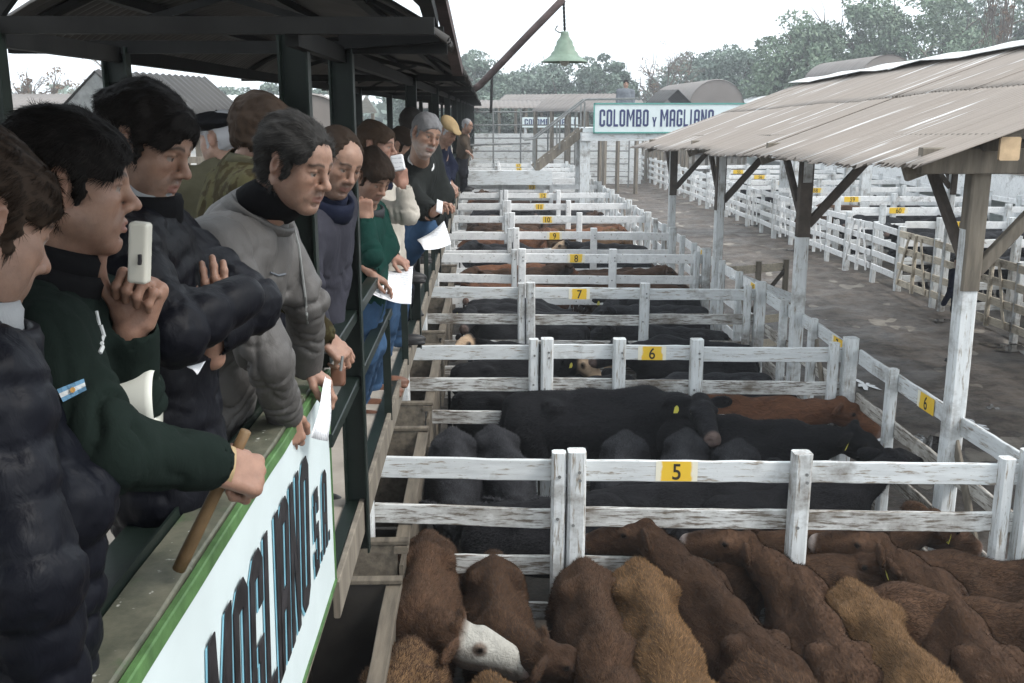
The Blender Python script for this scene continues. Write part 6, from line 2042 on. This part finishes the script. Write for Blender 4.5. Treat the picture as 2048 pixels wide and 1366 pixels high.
M['bark'] = simple('tree_bark', (.11, .09, .075), .9, .3, 4)


def tree(x, y, h, w, nclump, label, mat, group='trees beyond the yards', leaf=.30, per=150, seed=0, base=.35, bare=False, lean=0.0, cz=None):
    r = np.random.default_rng(seed)
    t = empty('tree', (x, y, 0), label, 'tree', group)
    mb = MB()
    tops = []
    top = np.array([x + lean, y, h * .62])
    mb.tube([(x, y, -.1), (x + lean * .3, y, h * .2), (x + lean * .7, y + .1, h * .42), top], [.30 * w / 6 + .12, .2 * w / 6 + .1, .15 * w / 6 + .06, .07], 7)
    nl = 9 if not bare else 16
    for k in range(nl):
        a = r.uniform(0, 6.28); s0 = r.uniform(.25, .6) * h
        e = np.array([x + lean * .8 + math.cos(a) * w * r.uniform(.25, .48), y + math.sin(a) * w * r.uniform(.25, .48), s0 + h * r.uniform(.15, .38)])
        p0 = np.array([x + lean * s0 / h, y, s0]); m_ = (p0 + e) / 2 + np.array([0, 0, h * .03])
        mb.tube([p0, m_, e], [.12 * w / 7, .07 * w / 7, .025], 5)
        tops.append(e)
        for q in range(4 if bare else 1):
            e2 = e + r.normal(0, 1, 3) * np.array([.13 * w, .13 * w, .08 * h]) + np.array([0, 0, .06 * h])
            mb.tube([m_ * .3 + e * .7, (e + e2) / 2 + r.normal(0, .1, 3), e2], [.05, .03, .012], 4)
            if bare:
                for _ in range(3):
                    e3 = e2 + r.normal(0, 1, 3) * np.array([.09 * w, .09 * w, .06 * h]); mb.tube([(e + e2) / 2, e3], [.02, .008], 3)
                    tops.append(e3)
    mb.build('trunk', M['bark'], t)
    cs = []
    for k in range(nclump):
        for _ in range(30):
            p = r.uniform(-1, 1, 3)
            if .30 < np.linalg.norm(p) < 1: break
        p = p * np.array([w / 2, w / 2, h * (1 - base) / 2]) * (1 - .22 * max(0, p[2]) * abs(p[0]))
        cs.append(np.array([x + lean, y, h * (base + 1) / 2]) + p)
    if bare: cs = [tops[i] for i in r.choice(len(tops), min(nclump, len(tops)), replace=False)]
    VV = []
    for c in cs:
        rad = w * r.uniform(.07, .15) if not bare else w * .06
        n = int(per * r.uniform(.6, 1.3))
        d = r.normal(0, 1, (n, 3)); d /= np.linalg.norm(d, axis=1)[:, None]
        pc_ = c + d * (rad * r.uniform(.55, 1.05, n) ** .6)[:, None] * np.array([1.25, 1.25, .75])
        u = r.normal(0, 1, (n, 3)); u /= np.linalg.norm(u, axis=1)[:, None]
        v = np.cross(u, r.normal(0, 1, (n, 3))); v /= np.linalg.norm(v, axis=1)[:, None] + 1e-6
        s = (leaf * r.uniform(.5, 1.2, n))[:, None]
        VV.append(np.stack([pc_ - u * s * .5, pc_ + v * s * .22, pc_ + u * s * .5, pc_ - v * s * .22], 1).reshape(-1, 3))
    V = np.concatenate(VV)
    me = mesh_np('crown', V, np.arange(len(V)).reshape(-1, 4))
    link('crown', me, mat, t)
    return t


gr, gg, bn = M['leaf_green'], M['leaf_grey'], M['leaf_brown']
k = 0
# (px centre, distance, top py, width px, material, label)
for (x, y, h, w_, mt, nm) in [
    (24.9, 81.5, 11.4, 7.6, gr, 'large green eucalyptus with a stepped crown at the left end of the big grove'),
    (31.6, 85.4, 13.5, 9.2, gr, 'broad green eucalyptus rising behind the shed ridge'),
    (36.1, 83.2, 14.3, 9.8, gr, 'tallest green eucalyptus of the grove, cut by the top of the photo'),
    (43.9, 87.1, 14.8, 9.9, gg, 'dark green eucalyptus at the upper right corner'),
    (45.7, 80.9, 13.9, 8.8, gr, 'green eucalyptus at the right edge of the grove'),
    (23.5, 93.8, 9.6, 10.6, gg, 'grey green rounded tree left of the big grove'),
    (20.7, 98.0, 9.6, 9.6, gg, 'grey green tree right of the bare tree behind the board'),
    (10.7, 92.1, 9.6, 5.8, gg, 'grey green tree crown just right of the hanging lamp'),
    (7.1, 96.3, 8.9, 8.9, gg, 'grey green tree behind the hanging lamp'),
    (4.0, 100.5, 8.3, 9.3, gg, 'hazy grey green tree left of the hanging lamp'),
    (-0.6, 92.4, 9.3, 6.3, gg, 'grey green tree beside the end of the walkway roof'),
    (-4.7, 97.7, 8.8, 8.1, gg, 'grey green tree behind the walkway roof'),
    (23.5, 71.2, 8.1, 5.2, gr, 'low green tree in front of the big grove'),
    (33.5, 73.0, 9.1, 7.9, gr, 'low dense green tree behind the shed ridge'),
    (-19.4, 98.1, 6.7, 5.2, gg, 'pale grey tree seen between the walkway posts'),
    (-24.9, 103.4, 6.5, 6.0, gg, 'pale hazy tree seen under the walkway roof'),
    (-16.4, 103.1, 6.4, 5.5, gg, 'pale tree behind the vaulted shed')]:
    tree(x, y, h, w_, 105 if w_ > 7.4 else 70, nm, mt, seed=k, leaf=.42, per=210 if w_ > 7.4 else 170, base=.12); k += 1
for (x, y, h, w_, mt, nm) in [(15.4, 86.9, 9.3, 4.7, bn, 'bare russet tree above the footbridge board'), (14.1, 94.1, 8.0, 4.1, bn, 'thin bare tree left of the russet tree'), (-26.5, 62.3, 6.5, 3.3, bn, 'bare brown tree seen past the leftmost walkway post'), (-25.0, 66.4, 6.9, 3.8, bn, 'bare tree with sparse leaves left of the tall haired man'),
                                  (30.5, 60.8, 12.4, 2.1, bn, 'bare dark branches rising above the grove at the upper right'), (-11.1, 82.4, 6.3, 3.2, bn, 'thin bare tree behind the walkway posts')]:
    tree(x, y, h, w_, 40, nm, mt, seed=k, leaf=.20, per=22, bare=True); k += 1
# far wood closing the horizon
r = np.random.default_rng(3); VV = []
for i in range(330):
    a = R(-62 + 124 * i / 330) + r.normal(0, .005)
    d = r.uniform(150, 190)
    c = np.array([math.sin(a) * d, math.cos(a) * d, r.uniform(1, 4.5)])
    n = 70
    pc_ = c + np.clip(r.normal(0, 1, (n, 3)), -1.6, 1.6) * np.array([3.0, 3.0, 1.6])
    u = r.normal(0, 1, (n, 3)); u /= np.linalg.norm(u, axis=1)[:, None]; v = np.cross(u, r.normal(0, 1, (n, 3))); v /= np.linalg.norm(v, axis=1)[:, None]
    s = r.uniform(.8, 1.6, (n, 1))
    VV.append(np.stack([pc_ - u * s, pc_ + v * s * .5, pc_ + u * s, pc_ - v * s * .5], 1).reshape(-1, 3))
V = np.concatenate(VV); V[:, 2] = np.maximum(V[:, 2], -.2)
tag(link('far_wood', mesh_np('far_wood', V, np.arange(len(V)).reshape(-1, 4)), M['leaf_grey']), kind='stuff')

# ------------------------------------------------------------------ sheds and yards in the background
def vault_shed(x, y, length, half, zspring, rise, label, rot=0.0, mat='sheet_far', group='vaulted sheds in the background'):
    t = empty('vaulted_shed', (x, y, 0), label, 'shed', group)
    Rr = (half ** 2 + rise ** 2) / (2 * rise)
    o = vault_sheet('roof', -length / 2, length / 2, 0, half, zspring, Rr, M[mat], None, pitch=.3, amp=.02, per=5, narc=16)
    me = o.data
    mt = Matrix.Translation((x, y, 0)) @ Matrix.Rotation(rot, 4, 'Z')
    me.transform(mt); o.parent = t; o.matrix_parent_inverse = parent_mat(t).inverted()
    for sx in (-1, 1):
        for q in np.linspace(-length / 2 + .3, length / 2 - .3, 4):
            p = mt @ Vector((sx * half * .92, q, 0))
            mb = MB(); mb.box((p.x, p.y, (zspring + .02) / 2), (.18, .18, zspring + .02), rot); mb.build('post', M['old_wood'], t)
    # end wall filling the arch
    for e in (-1, 1):
        xs = np.linspace(-half * .98, half * .98, 12)
        V = [mt @ Vector((xx, e * (length / 2 - .05), zspring - .3)) for xx in xs] + [mt @ Vector((xx, e * (length / 2 - .05), zspring + math.sqrt(Rr ** 2 - xx ** 2) - (Rr - rise) - .03)) for xx in xs]
        o = link('end_wall', mesh_np('end_wall', V, [(i, i + 1, 13 + i, 12 + i) for i in range(11)]), M['sheet_far'], t)
        o.modifiers.new('thick', 'SOLIDIFY').thickness = .03
    return t
x, y = (13.76, 67.40); vault_shed(x, y, 14, 1.7, 4.46, 1.5, 'brown vaulted shed roof rising behind the lettered board')
x, y = (22.10, 61.01); vault_shed(x, y, 10, 1.5, 6.19, .95, 'brown vaulted roof peeking over the shed ridge')
x, y = (-4.63, 27.85); vault_shed(x, y, 8, 1.15, 3.65, .92, 'pale brown vaulted shed between the walkway posts', R(8))
x, y = (22.19, 76.41); vault_shed(x, y, 12, 2.2, 4.38, .9, 'low pale vaulted shed behind the far end of the alley roof', 0, 'sheet_light')
def gable(x, y, length, half, ze, zr, label, rot=0.0, mat='sheet_far', posts=True, wall=False):
    t = empty('gabled_shed', (x, y, 0), label, 'shed', 'gabled sheds in the background')
    mt = Matrix.Translation((x, y, 0)) @ Matrix.Rotation(rot, 4, 'Z')
    for sx in (-1, 1):
        ny = int(length / .06)
        ys__ = np.linspace(-length / 2, length / 2, ny)
        V = []
        for q in ys__:
            for s in range(4):
                u = s / 3
                V.append(mt @ Vector((sx * half * (1 - u), q, ze + (zr - ze) * u + .02 * math.sin(2 * math.pi * q / .3))))
        F_ = [(i * 4 + j, i * 4 + j + 1, (i + 1) * 4 + j + 1, (i + 1) * 4 + j) for i in range(ny - 1) for j in range(3)]
        o = link('roof_slope', mesh_np('roof_slope', V, F_, True), M[mat], t); o.modifiers.new('thick', 'SOLIDIFY').thickness = .01
        for q in np.linspace(-length / 2 + .2, length / 2 - .2, 5):
            p = mt @ Vector((sx * half * .9, q, 0)); mb = MB(); mb.box((p.x, p.y, (ze - .02) / 2), (.16, .16, ze - .02), rot); mb.build('post', M['old_wood'], t)
    if wall:
        for e in (-1, 1):
            V = [mt @ Vector(v) for v in ((-half * .97, e * length * .49, ze - .05), (half * .97, e * length * .49, ze - .05), (0, e * length * .49, zr - .06))]
            o = link('gable_wall', mesh_np('gable_wall', V, [(0, 1, 2)]), M['grey_metal'], t); o.modifiers.new('thick', 'SOLIDIFY').thickness = .03
    return t
x, y = (-7.83, 24.86); gable(x, y, 5, 1.15, 4.06, 5.04, 'grey gabled shed end behind the tall haired man', R(-12), 'sheet_dark', wall=True)
x, y = (-21.78, 49.88); gable(x, y, 18, 2.6, 4.11, 4.95, 'long low brown roofed shed far left', R(82))
x, y = (-13.98, 53.78); gable(x, y, 16, 2.6, 4.05, 4.96, 'long low pale roofed shed beyond the yard on the left', R(84), 'sheet_light')
x, y = (2.62, 65.65); gable(x, y, 15, 2.2, 4.32, 4.82, 'long low rusty roof behind the footbridge stair', R(90))
x, y = (5.25, 53.25); gable(x, y, 6, 1.2, 4.15, 4.96, 'small brown gabled roof beside the man on the footbridge', R(35), 'sheet_far')
x, y = (5.47, 73.78); gable(x, y, 9, 1.4, 4.73, 5.32, 'dull grey roofed shed behind the stair', R(60), 'sheet_far')
x, y = (10.64, 59.27); gable(x, y, 2.2, .9, 4.60, 5.33, 'dark small roof behind the board right of the man', R(20), 'sheet_dark')
# steel lattice fence across the end of the pens and the back yard pens on the left
lat = empty('steel_lattice_fence', (2, 56, 0), 'grey steel pipe lattice fence closing the end of the pens', 'fence')
for z in (.6, 1.3, 2.0, 2.7, 3.4, 4.1):
    mb = MB(); mb.tube([(-2.5, 56, z), (8, 56, z)], .035, 6); mb.build('pipe', M['grey_metal'], lat)
for xx in np.arange(-2.5, 8.1, 1.5):
    mb = MB(); mb.tube([(xx, 56, 0), (xx, 56, 4.3)], .045, 6); mb.build('upright', M['grey_metal'], lat)
wl = empty('low_wall', (2, 58, 0), 'pale boarded wall behind the lattice fence', 'wall')
for z in range(4):
    board('board', (-3, 58, .4 + z * .72), (9, 58, .4 + z * .72),   .68, .05, M['rail_x'], wl, seed=z)
yd = empty('yard_pen', (-7, 22, 0), 'dark steel pipe pen in the yard seen between the men at left', 'pen')
for z in (.5, .95, 1.4, 1.85, 2.3):
    for (a, b__) in (((-11, 20), (-3.2, 20)), ((-3.2, 20), (-3.2, 34))):
        mb = MB(); mb.tube([(a[0], a[1], z), (b__[0], b__[1], z)], .03, 6); mb.build('pipe', M['grey_metal'], yd)
for xx in np.arange(-11, -3, .65):
    mb = MB(); mb.tube([(xx, 20, 0), (xx, 20, 3.2)], .04, 6); mb.build('upright', M['black_metal'], yd)
mb = MB(); mb.bar((-11, 20, 3.25), (-3, 20, 3.25), .08, .12); mb.build('top_beam', M['old_wood'], yd)
for k2, yy in enumerate((26, 30, 34, 39)):
    f = empty('yard_fence', (-6, yy, 0), 'white rail fence in the yard left of the walkway', 'fence', 'fences in the left yard')
    for q, z in enumerate((1.6, 1.2, .8, .4)): board('rail', (-12, yy, z), (-2.6, yy, z), .15, .03, M['rail_x'], f, seed=q)
    for xx in (-11.5, -9, -6.5, -4): post_obj('post', xx, yy - .08, 1.75, .13, M['post'], f)
mb = MB(); mb.tube([tuple(V3(-12.899, 34.193, 4.010)), tuple(V3(-12.730, 34.344, 4.685)), tuple(V3(-12.528, 34.488, 5.328))], .05, 6)
pl = empty('leaning_pole', tuple(V3(-12.899, 34.193, 4.010)), 'thin leaning pole in the yard seen left of the tall haired man', 'pole'); mb.build('shaft', M['old_wood'], pl)
mb = MB(); mb.tube([tuple(V3(0.154, 22.571, 4.137)), tuple(V3(0.181, 22.754, 4.930))], .03, 6)
pl = empty('thin_pole', tuple(V3(0.154, 22.571, 4.137)), 'thin upright pole at the end of the walkway roof', 'pole'); mb.build('shaft', M['black_metal'], pl)
# pale dry yard and roads
grid_sheet('left_yard', -60, -2.45, 8, 120, -.012, 10, 20, simple('pale_dry_yard', (.30, .285, .255), .9, .15, 1.0))
# white pipe fence on the bare yard
# ------------------------------------------------------------------ air
m, nt, b = new_mat('thin_haze')
nt.nodes.remove(b)
vol = nt.nodes.new("ShaderNodeVolumePrincipled")
vol.inputs['Color'].default_value = (.93, .96, 1.0, 1)
vol.inputs['Density'].default_value = .0018
vol.inputs['Anisotropy'].default_value = .2
out = [n for n in nt.nodes if n.type == 'OUTPUT_MATERIAL'][0]
nt.links.new(vol.outputs[0], out.inputs['Volume'])
HAZE = True
if HAZE:
    mb = MB(); mb.box((0, 100, 10.5), (520, 240, 23.2))
    tag(mb.build('haze', m), kind='stuff')
